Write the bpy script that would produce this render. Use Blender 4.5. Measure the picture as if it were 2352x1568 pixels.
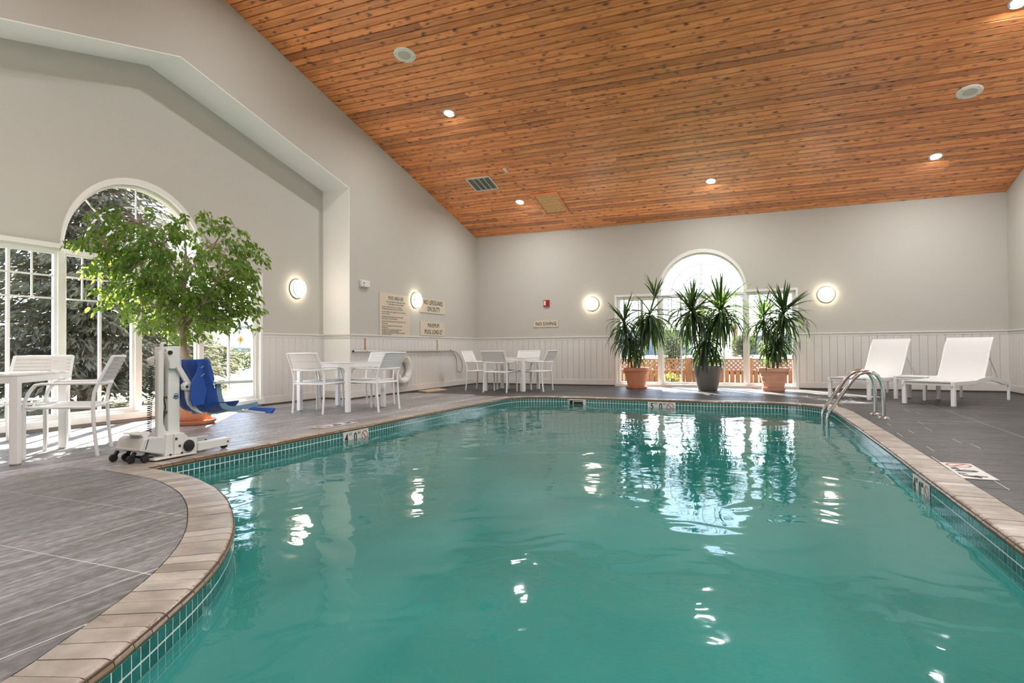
import bpy, bmesh, math, random
from math import sin, cos, pi, radians, sqrt, atan2, hypot
from mathutils import Vector, Matrix, Euler
from mathutils.geometry import delaunay_2d_cdt

for _o in list(bpy.data.objects):
    bpy.data.objects.remove(_o, do_unlink=True)
S = bpy.context.scene
COL = S.collection
random.seed(7)

# ------------------------------------------------------------------ camera
YAW, PITCH, ROLL, CAMZ, FPX = 0.396, 0.0133, -0.0075, 0.91, 1397.66
cam_d = bpy.data.cameras.new('camera')
cam = bpy.data.objects.new('camera', cam_d)
COL.objects.link(cam)
cam_d.sensor_fit = 'HORIZONTAL'
cam_d.sensor_width = 36.0
cam_d.lens = 36.0 * FPX / 2352.0
cam_d.clip_start = 0.05
cam_d.clip_end = 500
_fwd = Vector((-sin(YAW), cos(YAW), 0)); _rgt = Vector((cos(YAW), sin(YAW), 0)); _up = Vector((0, 0, 1))
_f = _fwd * cos(PITCH) + _up * sin(PITCH)
_u = _up * cos(PITCH) - _fwd * sin(PITCH)
_r = _rgt * cos(ROLL) + _u * sin(ROLL)
_u2 = _u * cos(ROLL) - _rgt * sin(ROLL)
_m = Matrix((_r, _u2, -_f)).transposed().to_4x4()
_m.translation = (0, 0, CAMZ)
cam.matrix_world = _m
S.camera = cam

# ------------------------------------------------------------------ exposure, world, sun
S.view_settings.view_transform = 'Standard'
S.view_settings.look = 'None'
S.view_settings.gamma = 1.0
S.view_settings.use_curve_mapping = False
S.view_settings.exposure = 0.64

W = bpy.data.worlds.new('sky')
S.world = W
W.use_nodes = True
wn = W.node_tree.nodes; wl = W.node_tree.links
wn.clear()
w_out = wn.new('ShaderNodeOutputWorld'); w_bg = wn.new('ShaderNodeBackground')
w_tc = wn.new('ShaderNodeTexCoord'); w_sep = wn.new('ShaderNodeSeparateXYZ')
w_ramp = wn.new('ShaderNodeValToRGB')
wl.new(w_tc.outputs['Generated'], w_sep.inputs[0])
wl.new(w_sep.outputs['Z'], w_ramp.inputs[0])
wl.new(w_ramp.outputs[0], w_bg.inputs[0])
wl.new(w_bg.outputs[0], w_out.inputs[0])
_cr = w_ramp.color_ramp
_cr.elements[0].position = 0.0; _cr.elements[0].color = (0.93, 0.97, 1.0, 1)     # hazy white horizon
_cr.elements[1].position = 1.0; _cr.elements[1].color = (0.15, 0.24, 0.46, 1)    # blue zenith
for _p, _c in ((0.08, (0.82, 0.89, 0.97)), (0.18, (0.58, 0.69, 0.86)), (0.42, (0.30, 0.41, 0.62))):
    _e = _cr.elements.new(_p); _e.color = (*_c, 1)
w_bg.inputs[1].default_value = 4.6

SUN_EL = radians(34.5); SUN_AZ = Vector((0.59, -0.81))      # horizontal travel direction of the light
sun_d = bpy.data.lights.new('sun', 'SUN'); sun_d.energy = 40.0; sun_d.angle = radians(0.7)
sun_d.color = (1.0, 0.95, 0.86)
sun = bpy.data.objects.new('sun', sun_d); COL.objects.link(sun)
_ld = Vector((SUN_AZ.x * cos(SUN_EL), SUN_AZ.y * cos(SUN_EL), -sin(SUN_EL)))
sun.rotation_euler = _ld.to_track_quat('-Z', 'Y').to_euler()
sun.location = (-20, 30, 25)

CAN_FILL_WATT = 62.0          # recessed ceiling lamps, also the added unseen ones
CAN_FILL_COL = (0.96, 0.985, 1.0)
SCONCE_E = 9.0           # glow of the wall lamps
cy = S.cycles
cy.max_bounces = 9; cy.diffuse_bounces = 4; cy.glossy_bounces = 4; cy.transparent_max_bounces = 16
cy.transmission_bounces = 4; cy.caustics_reflective = False; cy.caustics_refractive = False
cy.sample_clamp_indirect = 6.0
cy.use_denoising = True
try:
    cy.denoiser = 'OPENIMAGEDENOISE'
except Exception:
    pass

# room dimensions (metres)
XL, XR, YB, YF = -7.17, 4.37, 14.70, -3.20
XA, YA0, YA1 = -7.78, 2.19, 9.31               # alcove back wall, its two ends
YR, ZEAVE, SL = 5.75, 3.925, 0.2515            # ridge, eaves, roof slope
RAIL = 1.22
POOL_W = -0.135
def zceil(y): return ZEAVE + SL * (YB - y if y > YR else y - YF)
def zsoff(y): return 3.96 + SL * (YA1 - y if y > YR else y - YA0)

# ------------------------------------------------------------------ materials
def nt(m): return m.node_tree.nodes, m.node_tree.links
def mat(name, col, rough=0.5, metal=0.0, spec=0.5, emit=None, es=1.0, bump=0.0, bscale=40.0, var=0.0, vscale=3.0, coat=0.0):
    m = bpy.data.materials.new(name); m.use_nodes = True
    n, l = nt(m); b = n['Principled BSDF']
    b.inputs['Base Color'].default_value = (*col, 1)
    b.inputs['Roughness'].default_value = rough
    b.inputs['Metallic'].default_value = metal
    b.inputs['Specular IOR Level'].default_value = spec
    b.inputs['Coat Weight'].default_value = coat
    if emit:
        b.inputs['Emission Color'].default_value = (*emit, 1); b.inputs['Emission Strength'].default_value = es
    tc = None
    if bump or var:
        tc = n.new('ShaderNodeTexCoord')
    if bump:
        nz = n.new('ShaderNodeTexNoise'); nz.inputs['Scale'].default_value = bscale; nz.inputs['Detail'].default_value = 4
        bp = n.new('ShaderNodeBump'); bp.inputs['Strength'].default_value = bump; bp.inputs['Distance'].default_value = 0.01
        l.new(tc.outputs['Object'], nz.inputs['Vector']); l.new(nz.outputs['Fac'], bp.inputs['Height']); l.new(bp.outputs[0], b.inputs['Normal'])
    if var:
        nz = n.new('ShaderNodeTexNoise'); nz.inputs['Scale'].default_value = vscale; nz.inputs['Detail'].default_value = 5
        mx = n.new('ShaderNodeMix'); mx.data_type = 'RGBA'
        mx.inputs[6].default_value = (*[c * (1 - var) for c in col], 1); mx.inputs[7].default_value = (*[min(1, c * (1 + var)) for c in col], 1)
        l.new(tc.outputs['Object'], nz.inputs['Vector']); l.new(nz.outputs['Fac'], mx.inputs[0]); l.new(mx.outputs[2], b.inputs['Base Color'])
    return m

def ramp(n, stops, interp='LINEAR'):
    r = n.new('ShaderNodeValToRGB'); r.color_ramp.interpolation = interp
    el = r.color_ramp.elements
    el[0].position, el[0].color = stops[0][0], (*stops[0][1], 1)
    el[1].position, el[1].color = stops[-1][0], (*stops[-1][1], 1)
    for p, c in stops[1:-1]:
        e = el.new(p); e.color = (*c, 1)
    return r

def mapped_noise(n, l, tc, scale3, scale=1.0, detail=4, rough=0.5, coord='Object', dist=0.0):
    mp = n.new('ShaderNodeMapping'); mp.inputs['Scale'].default_value = scale3
    nz = n.new('ShaderNodeTexNoise'); nz.inputs['Scale'].default_value = scale; nz.inputs['Detail'].default_value = detail
    nz.inputs['Roughness'].default_value = rough; nz.inputs['Distortion'].default_value = dist
    l.new(tc.outputs[coord], mp.inputs[0]); l.new(mp.outputs[0], nz.inputs['Vector'])
    return nz

def mixc(n, l, fac, a, b, blend='MIX'):
    mx = n.new('ShaderNodeMix'); mx.data_type = 'RGBA'; mx.blend_type = blend
    for s, v in ((0, fac), (6, a), (7, b)):
        if hasattr(v, 'links') or hasattr(v, 'is_linked'): l.new(v, mx.inputs[s])
        elif isinstance(v, (int, float)): mx.inputs[s].default_value = v
        else: mx.inputs[s].default_value = (*v, 1)
    return mx.outputs[2]

def cedar(name, tint=1.0):
    """stained knotty cedar boards running along x"""
    m = bpy.data.materials.new(name); m.use_nodes = True
    n, l = nt(m); b = n['Principled BSDF']; tc = n.new('ShaderNodeTexCoord'); oi = n.new('ShaderNodeObjectInfo')
    of = n.new('ShaderNodeVectorMath'); of.operation = 'ADD'
    sc = n.new('ShaderNodeVectorMath'); sc.operation = 'SCALE'; sc.inputs[0].default_value = (37, 11, 5)
    l.new(oi.outputs['Random'], sc.inputs['Scale']); l.new(tc.outputs['Object'], of.inputs[0]); l.new(sc.outputs[0], of.inputs[1])
    def noise(s3, detail, dist=0.0):
        mp = n.new('ShaderNodeMapping'); mp.inputs['Scale'].default_value = s3
        z = n.new('ShaderNodeTexNoise'); z.inputs['Scale'].default_value = 1; z.inputs['Detail'].default_value = detail; z.inputs['Distortion'].default_value = dist
        l.new(of.outputs[0], mp.inputs[0]); l.new(mp.outputs[0], z.inputs['Vector']); return z
    g = noise((1.6, 26, 26), 5, 0.6)
    base = ramp(n, [(0.25, (0.74 * tint, 0.24 * tint, 0.066 * tint)), (0.5, (0.93 * tint, 0.34 * tint, 0.10 * tint)), (0.75, (1.0 * tint, 0.47 * tint, 0.17 * tint))])
    l.new(g.outputs['Fac'], base.inputs[0])
    # per-board tone
    rv = ramp(n, [(0.0, (0.60, 0.55, 0.52)), (0.2, (0.90, 0.90, 0.90)), (1.0, (1.18, 1.18, 1.18))])
    l.new(oi.outputs['Random'], rv.inputs[0])
    c1 = mixc(n, l, 1.0, base.outputs[0], rv.outputs[0], 'MULTIPLY')
    # broad mottling
    mo = noise((2.2, 9, 9), 3)
    mr = ramp(n, [(0.35, (0.82, 0.79, 0.77)), (0.65, (1.1, 1.1, 1.1))]); l.new(mo.outputs['Fac'], mr.inputs[0])
    c2 = mixc(n, l, 1.0, c1, mr.outputs[0], 'MULTIPLY')
    # knots
    mp = n.new('ShaderNodeMapping'); mp.inputs['Scale'].default_value = (5.6, 11.0, 11.0)
    vo = n.new('ShaderNodeTexVoronoi'); vo.feature = 'F1'; vo.inputs['Scale'].default_value = 1.0; vo.inputs['Randomness'].default_value = 1.0
    wz = noise((9, 30, 30), 2); wa = n.new('ShaderNodeVectorMath'); wa.operation = 'MULTIPLY_ADD'; wa.inputs[1].default_value = (0.75, 0.75, 0.75)
    l.new(of.outputs[0], mp.inputs[0]); l.new(wz.outputs['Color'], wa.inputs[0]); l.new(mp.outputs[0], wa.inputs[2]); l.new(wa.outputs[0], vo.inputs['Vector'])
    sv = n.new('ShaderNodeSeparateColor'); l.new(vo.outputs['Color'], sv.inputs[0])
    kd = n.new('ShaderNodeMath'); kd.operation = 'MULTIPLY_ADD'; kd.inputs[1].default_value = 0.22; l.new(sv.outputs[0], kd.inputs[0]); l.new(vo.outputs['Distance'], kd.inputs[2])
    kr = ramp(n, [(0.16, (1, 1, 1)), (0.26, (0.5, 0.5, 0.5)), (0.44, (0, 0, 0))]); l.new(kd.outputs[0], kr.inputs[0])
    c3 = mixc(n, l, kr.outputs[0], c2, (0.11, 0.036, 0.014))
    l.new(c3, b.inputs['Base Color'])
    b.inputs['Roughness'].default_value = 0.40
    b.inputs['Specular IOR Level'].default_value = 0.9
    bp = n.new('ShaderNodeBump'); bp.inputs['Strength'].default_value = 0.25; bp.inputs['Distance'].default_value = 0.004
    l.new(g.outputs['Fac'], bp.inputs['Height']); l.new(bp.outputs[0], b.inputs['Normal'])
    return m

def deckmat(name, along, k=1.0):
    """stamped, stained concrete with a wood-grain texture; along = 'x' or 'y'"""
    m = bpy.data.materials.new(name); m.use_nodes = True
    n, l = nt(m); b = n['Principled BSDF']; tc = n.new('ShaderNodeTexCoord'); oi = n.new('ShaderNodeObjectInfo')
    def sw(a, c): return (a, c, 1) if along == 'x' else (c, a, 1)
    big = mapped_noise(n, l, tc, sw(0.5, 1.3), 1.0, 5, 0.6)
    st = mapped_noise(n, l, tc, sw(2.2, 22), 1.0, 6, 0.65, dist=1.2)
    fine = mapped_noise(n, l, tc, sw(7, 110), 1.0, 4, 0.6, dist=2.0)
    base = ramp(n, [(0.30, tuple(k * c for c in (0.100, 0.093, 0.092))), (0.52, tuple(k * c for c in (0.170, 0.163, 0.163))), (0.72, tuple(k * c for c in (0.31, 0.31, 0.315)))])
    l.new(st.outputs['Fac'], base.inputs[0])
    br = ramp(n, [(0.3, (0.52, 0.48, 0.46)), (0.7, (1.35, 1.37, 1.40))]); l.new(big.outputs['Fac'], br.inputs[0])
    c = mixc(n, l, 1.0, base.outputs[0], br.outputs[0], 'MULTIPLY')
    ov = ramp(n, [(0.0, (0.86, 0.86, 0.86)), (1.0, (1.14, 1.13, 1.12))]); l.new(oi.outputs['Random'], ov.inputs[0])
    c = mixc(n, l, 1.0, c, ov.outputs[0], 'MULTIPLY')
    # darker growth rings of the stamped grain
    mq = n.new('ShaderNodeMapping'); mq.inputs['Scale'].default_value = sw(0.9, 4.2)
    wq = n.new('ShaderNodeTexWave'); wq.wave_type = 'RINGS'; wq.inputs['Scale'].default_value = 4.5; wq.inputs['Distortion'].default_value = 11.0; wq.inputs['Detail'].default_value = 3
    l.new(tc.outputs['Object'], mq.inputs[0]); l.new(mq.outputs[0], wq.inputs['Vector'])
    wr = ramp(n, [(0.15, (0.87, 0.865, 0.86)), (0.85, (1.08, 1.08, 1.09))]); l.new(wq.outputs['Fac'], wr.inputs[0])
    c = mixc(n, l, 1.0, c, wr.outputs[0], 'MULTIPLY')
    # pale scuffs in the grain
    fr = ramp(n, [(0.60, (0, 0, 0)), (0.78, (1, 1, 1))]); l.new(fine.outputs['Fac'], fr.inputs[0])
    c = mixc(n, l, fr.outputs[0], c, (0.42, 0.41, 0.40))
    l.new(c, b.inputs['Base Color'])
    rr = ramp(n, [(0.3, (0.30, 0.30, 0.30)), (0.7, (0.50, 0.50, 0.50))]); l.new(big.outputs['Fac'], rr.inputs[0]); l.new(rr.outputs[0], b.inputs['Roughness'])
    b.inputs['Specular IOR Level'].default_value = 0.8 if along == 'y' else 0.35
    # stamped grain: swirling rings like a sawn plank
    mp = n.new('ShaderNodeMapping'); mp.inputs['Scale'].default_value = sw(1.1, 7.0)
    wv = n.new('ShaderNodeTexWave'); wv.wave_type = 'RINGS'; wv.inputs['Scale'].default_value = 2.6; wv.inputs['Distortion'].default_value = 9.0
    wv.inputs['Detail'].default_value = 3; wv.inputs['Detail Scale'].default_value = 0.9
    l.new(tc.outputs['Object'], mp.inputs[0]); l.new(mp.outputs[0], wv.inputs['Vector'])
    ad = n.new('ShaderNodeMath'); ad.operation = 'ADD'; l.new(wv.outputs['Fac'], ad.inputs[0]); l.new(st.outputs['Fac'], ad.inputs[1])
    bp = n.new('ShaderNodeBump'); bp.inputs['Strength'].default_value = 0.55; bp.inputs['Distance'].default_value = 0.006
    l.new(ad.outputs[0], bp.inputs['Height']); l.new(bp.outputs[0], b.inputs['Normal'])
    return m

def rndmat(name, stops, rough, spec=0.5, bump=0.0, bscale=60, transl=None, coord_var=0.0, vscale=4):
    """colour from the object's own random number (alike pieces that differ a little)"""
    m = bpy.data.materials.new(name); m.use_nodes = True
    n, l = nt(m); b = n['Principled BSDF']; oi = n.new('ShaderNodeObjectInfo')
    r = ramp(n, stops); l.new(oi.outputs['Random'], r.inputs[0]); col = r.outputs[0]
    tc = n.new('ShaderNodeTexCoord')
    if coord_var:
        z = n.new('ShaderNodeTexNoise'); z.inputs['Scale'].default_value = vscale; z.inputs['Detail'].default_value = 5
        l.new(tc.outputs['Object'], z.inputs['Vector'])
        vr = ramp(n, [(0.3, (1 - coord_var,) * 3), (0.7, (1 + coord_var,) * 3)]); l.new(z.outputs['Fac'], vr.inputs[0])
        col = mixc(n, l, 1.0, col, vr.outputs[0], 'MULTIPLY')
    l.new(col, b.inputs['Base Color']); b.inputs['Roughness'].default_value = rough; b.inputs['Specular IOR Level'].default_value = spec
    if bump:
        z = n.new('ShaderNodeTexNoise'); z.inputs['Scale'].default_value = bscale; z.inputs['Detail'].default_value = 3
        l.new(tc.outputs['Object'], z.inputs['Vector'])
        bp = n.new('ShaderNodeBump'); bp.inputs['Strength'].default_value = bump; bp.inputs['Distance'].default_value = 0.004
        l.new(z.outputs['Fac'], bp.inputs['Height']); l.new(bp.outputs[0], b.inputs['Normal'])
    if transl:
        tr = n.new('ShaderNodeBsdfTranslucent'); tr.inputs[0].default_value = (*transl, 1)
        mx = n.new('ShaderNodeMixShader'); mx.inputs[0].default_value = 0.35
        l.new(b.outputs[0], mx.inputs[1]); l.new(tr.outputs[0], mx.inputs[2]); l.new(mx.outputs[0], n['Material Output'].inputs[0])
    return m

def leafmat(name, dark, light, transl, rough=0.35, nscale=2.5):
    """colour varies from leaf to leaf by place"""
    m = bpy.data.materials.new(name); m.use_nodes = True
    n, l = nt(m); b = n['Principled BSDF']; ge = n.new('ShaderNodeNewGeometry')
    rr = ramp(n, [(0.0, dark), (1.0, light)]); l.new(ge.outputs['Random Per Island'], rr.inputs[0])
    l.new(rr.outputs[0], b.inputs['Base Color']); b.inputs['Roughness'].default_value = rough
    tr = n.new('ShaderNodeBsdfTranslucent'); tr.inputs[0].default_value = (*transl, 1)
    mx = n.new('ShaderNodeMixShader'); mx.inputs[0].default_value = 0.4
    l.new(b.outputs[0], mx.inputs[1]); l.new(tr.outputs[0], mx.inputs[2]); l.new(mx.outputs[0], n['Material Output'].inputs[0])
    return m

def two_sided_fresnel(n, l, ior):
    """the same reflectance seen from either side (thin sheet, no refraction)"""
    ge = n.new('ShaderNodeNewGeometry'); mr = n.new('ShaderNodeMapRange'); fr = n.new('ShaderNodeFresnel')
    mr.inputs['To Min'].default_value = ior; mr.inputs['To Max'].default_value = 1.0 / ior
    l.new(ge.outputs['Backfacing'], mr.inputs['Value']); l.new(mr.outputs[0], fr.inputs['IOR'])
    return fr

def glassmat(name, refl=0.06, tint=(0.97, 0.985, 0.98)):
    m = bpy.data.materials.new(name); m.use_nodes = True
    n, l = nt(m); n.remove(n['Principled BSDF'])
    tr = n.new('ShaderNodeBsdfTransparent'); tr.inputs[0].default_value = (*tint, 1)
    gl = n.new('ShaderNodeBsdfGlossy'); gl.inputs['Roughness'].default_value = 0.02
    fr = two_sided_fresnel(n, l, 1.3)
    mx = n.new('ShaderNodeMixShader'); l.new(fr.outputs[0], mx.inputs[0]); l.new(tr.outputs[0], mx.inputs[1]); l.new(gl.outputs[0], mx.inputs[2])
    l.new(mx.outputs[0], n['Material Output'].inputs[0])
    return m

def watermat():
    m = bpy.data.materials.new('pool water'); m.use_nodes = True
    n, l = nt(m); n.remove(n['Principled BSDF'])
    tc = n.new('ShaderNodeTexCoord')
    tr = n.new('ShaderNodeBsdfTransparent'); tr.inputs[0].default_value = (0.94, 0.975, 0.975, 1)
    gl = n.new('ShaderNodeBsdfGlossy'); gl.inputs['Roughness'].default_value = 0.03
    fr = two_sided_fresnel(n, l, 1.40)
    a = mapped_noise(n, l, tc, (1.0, 1.0, 1.0), 2.1, 2, 0.45, dist=0.6)
    c = mapped_noise(n, l, tc, (1.0, 1.0, 1.0), 8.0, 2, 0.5, dist=0.3)
    ma = n.new('ShaderNodeMath'); ma.operation = 'MULTIPLY_ADD'; ma.inputs[1].default_value = 0.055
    l.new(c.outputs['Fac'], ma.inputs[0]); l.new(a.outputs['Fac'], ma.inputs[2])
    bp = n.new('ShaderNodeBump'); bp.inputs['Strength'].default_value = 1.0; bp.inputs['Distance'].default_value = 0.012
    l.new(ma.outputs[0], bp.inputs['Height'])
    l.new(bp.outputs[0], gl.inputs['Normal']); l.new(bp.outputs[0], fr.inputs['Normal'])
    mx = n.new('ShaderNodeMixShader'); # cloudy body of treated water: part of the light is scattered back near the surface
    di = n.new('ShaderNodeBsdfDiffuse'); cl = mapped_noise(n, l, tc, (1.0, 1.0, 1.0), 0.55, 4, 0.55, dist=0.8)
    cr_ = ramp(n, [(0.3, (0.022, 0.205, 0.182)), (0.7, (0.052, 0.315, 0.285))]); l.new(cl.outputs['Fac'], cr_.inputs[0]); l.new(cr_.outputs[0], di.inputs[0])
    bo = n.new('ShaderNodeMixShader'); bo.inputs[0].default_value = 0.55; l.new(tr.outputs[0], bo.inputs[1]); l.new(di.outputs[0], bo.inputs[2])
    l.new(fr.outputs[0], mx.inputs[0]); l.new(bo.outputs[0], mx.inputs[1]); l.new(gl.outputs[0], mx.inputs[2])
    l.new(mx.outputs[0], n['Material Output'].inputs['Surface'])
    va = n.new('ShaderNodeVolumeAbsorption'); va.inputs['Color'].default_value = (0.34, 0.80, 0.82, 1); va.inputs['Density'].default_value = 0.20
    l.new(va.outputs[0], n['Material Output'].inputs['Volume'])
    return m

M = {}
M['wall'] = mat('warm grey wall paint', (0.545, 0.53, 0.478), 0.75, spec=0.25, bump=0.12, bscale=55)
M['alcove'] = M['wall']
M['white'] = mat('white trim paint', (0.82, 0.81, 0.78), 0.45)
M['reveal'] = mat('white reveal paint', (0.93, 0.93, 0.90), 0.6, spec=0.3)
def wainmat():
    m = mat('pale wainscot paint', (0.72, 0.695, 0.66), 0.5, spec=0.35)
    n, l = nt(m); b = n['Principled BSDF']; tc = n.new('ShaderNodeTexCoord')
    # old rust stain on the boards under the pole end
    sep = n.new('ShaderNodeMapping'); sep.inputs['Location'].default_value = (7.15 * 1.2, -12.78 * 2.6, -0.24 * 3.4); sep.inputs['Scale'].default_value = (1.2, 2.6, 3.4)
    l.new(tc.outputs['Object'], sep.inputs[0])
    ln = n.new('ShaderNodeVectorMath'); ln.operation = 'LENGTH'; l.new(sep.outputs[0], ln.inputs[0])
    nz = n.new('ShaderNodeTexNoise'); nz.inputs['Scale'].default_value = 5; l.new(tc.outputs['Object'], nz.inputs['Vector'])
    ad = n.new('ShaderNodeMath'); ad.operation = 'ADD'; l.new(ln.outputs['Value'], ad.inputs[0]); l.new(nz.outputs['Fac'], ad.inputs[1])
    r = ramp(n, [(0.55, (0.5, 0.5, 0.5)), (1.15, (0, 0, 0))]); l.new(ad.outputs[0], r.inputs[0])
    l.new(mixc(n, l, r.outputs[0], (0.72, 0.695, 0.66), (0.46, 0.31, 0.17)), b.inputs['Base Color'])
    return m
M['wain'] = wainmat()
M['cedar'] = cedar('stained knotty cedar')
M['cedar2'] = mat('paler yellow cedar', (0.80, 0.44, 0.17), 0.45, var=0.35, vscale=14)
M['dark'] = mat('dark joint', (0.02, 0.012, 0.008), 0.9)
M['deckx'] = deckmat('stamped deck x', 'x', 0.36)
M['deckw'] = deckmat('window-lit stamped deck y', 'y', 1.75)  # lighter copy of the deck: window sheen and bounce put into the colour
M['decky'] = deckmat('stamped deck y', 'y', 1.12)
M['grout'] = mat('pale deck joint', (0.72, 0.71, 0.69), 0.8, var=0.25, vscale=2.0)
M['brick'] = rndmat('glazed tan coping brick', [(0.0, (0.285, 0.24, 0.20)), (0.5, (0.36, 0.312, 0.268)), (1.0, (0.435, 0.39, 0.345))], 0.38, spec=0.9, bump=0.18, bscale=70, coord_var=0.25, vscale=9)
def wet_nose(m):
    """the rounded pool-side nose keeps its brown glaze, worn away unevenly towards the top"""
    n, l = nt(m); b = n['Principled BSDF']; tc = n.new('ShaderNodeTexCoord'); sp_ = n.new('ShaderNodeSeparateXYZ'); l.new(tc.outputs['Object'], sp_.inputs[0])
    nz = n.new('ShaderNodeTexNoise'); nz.inputs['Scale'].default_value = 38; nz.inputs['Detail'].default_value = 4; l.new(tc.outputs['Object'], nz.inputs['Vector'])
    ad = n.new('ShaderNodeMath'); ad.operation = 'MULTIPLY_ADD'; ad.inputs[1].default_value = 0.012; l.new(nz.outputs['Fac'], ad.inputs[0]); l.new(sp_.outputs['Z'], ad.inputs[2])
    mr = n.new('ShaderNodeMapRange'); mr.inputs['From Min'].default_value = 0.001; mr.inputs['From Max'].default_value = 0.0065; mr.inputs['To Min'].default_value = 1.0; mr.inputs['To Max'].default_value = 0.0
    l.new(ad.outputs[0], mr.inputs['Value'])
    src = b.inputs['Base Color'].links[0].from_socket
    l.new(mixc(n, l, mr.outputs[0], src, (0.20, 0.125, 0.065)), b.inputs['Base Color'])
    m2 = n.new('ShaderNodeMapRange'); m2.inputs['To Min'].default_value = 0.38; m2.inputs['To Max'].default_value = 0.14
    l.new(mr.outputs[0], m2.inputs['Value']); l.new(m2.outputs[0], b.inputs['Roughness'])
wet_nose(M['brick'])
M['mortar'] = mat('dark mortar', (0.075, 0.06, 0.05), 0.9)
M['tile'] = rndmat('teal glazed tile', [(0.0, (0.010, 0.105, 0.095)), (1.0, (0.022, 0.175, 0.165))], 0.12, spec=1.0, coord_var=0.3, vscale=25)
M['tilegrout'] = mat('white tile grout', (0.84, 0.87, 0.85), 0.6)
M['basin'] = mat('pool plaster', (0.095, 0.44, 0.40), 0.7, var=0.22, vscale=0.9)
M['water'] = watermat()
M['glass'] = glassmat('window glass')
M['alu'] = mat('white powder coated aluminium', (0.88, 0.88, 0.87), 0.38)
M['sling'] = mat('white woven sling', (0.76, 0.75, 0.735), 0.65, bump=0.25, bscale=300)
M['tabletop'] = mat('white table glass', (0.80, 0.81, 0.80), 0.12)
M['chrome'] = mat('polished stainless steel', (0.72, 0.72, 0.72), 0.14, metal=1.0)
M['brushed'] = mat('aluminium pole', (0.70, 0.69, 0.67), 0.32, metal=1.0)
M['terra'] = mat('terracotta', (0.56, 0.225, 0.12), 0.75, bump=0.2, bscale=45, var=0.2, vscale=7)
M['terra2'] = mat('dusty terracotta', (0.60, 0.31, 0.21), 0.8, bump=0.2, bscale=45, var=0.2, vscale=7)
M['grey_pot'] = mat('dark grey stoneware', (0.12, 0.115, 0.11), 0.55, bump=0.2, bscale=120, var=0.25, vscale=60)
M['soil'] = mat('potting bark', (0.11, 0.075, 0.05), 0.95, bump=0.8, bscale=60)
M['bark'] = mat('pale bark', (0.34, 0.26, 0.19), 0.85, bump=0.5, bscale=50, var=0.3, vscale=20)
M['cane'] = mat('dracaena cane', (0.20, 0.17, 0.12), 0.85, bump=0.4, bscale=50)
M['ficus'] = leafmat('ficus leaf', (0.028, 0.085, 0.014), (0.15, 0.27, 0.040), (0.36, 0.50, 0.07))
M['ficus_single'] = rndmat('ficus leaf single', [(0.0, (0.020, 0.070, 0.012)), (1.0, (0.11, 0.23, 0.035))], 0.33, transl=(0.28, 0.44, 0.06))
M['drac'] = rndmat('dracaena leaf', [(0.0, (0.012, 0.035, 0.016)), (0.6, (0.030, 0.065, 0.026)), (1.0, (0.085, 0.14, 0.035))], 0.30, transl=(0.10, 0.18, 0.03))
M['lift'] = mat('white enamelled steel', (0.74, 0.735, 0.70), 0.35)
M['lift_grey'] = mat('pale grey cover', (0.62, 0.62, 0.60), 0.45)
M['blue'] = mat('blue moulded plastic', (0.018, 0.075, 0.34), 0.33)
M['blue2'] = mat('greyed blue plastic', (0.16, 0.26, 0.38), 0.4)
M['rubber'] = mat('black rubber', (0.015, 0.013, 0.013), 0.5)
M['rust'] = mat('rusty bolt', (0.085, 0.048, 0.03), 0.7)
M['ink'] = mat('black lettering', (0.025, 0.022, 0.02), 0.6)
M['red'] = mat('red enamel', (0.42, 0.02, 0.02), 0.4)
M['sign'] = mat('cream sign board', (0.66, 0.58, 0.45), 0.5)
M['markplate'] = mat('white marker tile', (0.72, 0.71, 0.67), 0.25)
M['plastic'] = mat('off white plastic', (0.74, 0.73, 0.69), 0.45)
M['speaker'] = mat('aged white speaker', (0.90, 0.88, 0.80), 0.5)
M['mesh'] = mat('speaker mesh', (0.72, 0.67, 0.56), 0.7, bump=0.6, bscale=400)
M['ring'] = mat('life ring white', (0.76, 0.75, 0.70), 0.5)
M['rope'] = mat('cream rope', (0.66, 0.60, 0.46), 0.9, bump=0.6, bscale=300)
M['lampglass'] = mat('lit opal glass', (0.9, 0.85, 0.75), 0.4, emit=(1.0, 0.86, 0.66), es=SCONCE_E)
M['canlens'] = mat('lit can lens', (0.9, 0.9, 0.9), 0.4, emit=(1.0, 0.90, 0.76), es=14.0)
M['lampring'] = mat('brushed nickel ring', (0.46, 0.41, 0.35), 0.35, metal=0.8)
M['wood'] = mat('tan board', (0.56, 0.40, 0.25), 0.6, var=0.2, vscale=12)
M['fence'] = rndmat('orange stained fence', [(0.0, (0.115, 0.034, 0.010)), (1.0, (0.165, 0.055, 0.018))], 0.7, coord_var=0.25, vscale=6)
def grassmat():
    m = mat('dry lawn', (0.25, 0.24, 0.07), 0.95)
    n, l = nt(m); b = n['Principled BSDF']; tc = n.new('ShaderNodeTexCoord')
    a = mapped_noise(n, l, tc, (1, 1, 1), 0.55, 5, 0.6); c = mapped_noise(n, l, tc, (1, 1, 1), 9.0, 4, 0.7)
    r = ramp(n, [(0.35, (0.10, 0.105, 0.03)), (0.6, (0.22, 0.185, 0.07))]); l.new(a.outputs['Fac'], r.inputs[0])
    r2 = ramp(n, [(0.3, (0.55, 0.6, 0.5)), (0.7, (1.3, 1.3, 1.2))]); l.new(c.outputs['Fac'], r2.inputs[0])
    l.new(mixc(n, l, 1.0, r.outputs[0], r2.outputs[0], 'MULTIPLY'), b.inputs['Base Color'])
    return m
M['grass'] = grassmat()
M['hill'] = mat('dry hillside scrub', (0.11, 0.105, 0.06), 0.95, var=0.45, vscale=0.5)
M['road'] = mat('pale concrete road', (0.36, 0.35, 0.335), 0.85)
M['concrete'] = mat('weathered concrete', (0.45, 0.44, 0.42), 0.85, var=0.15)
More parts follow.
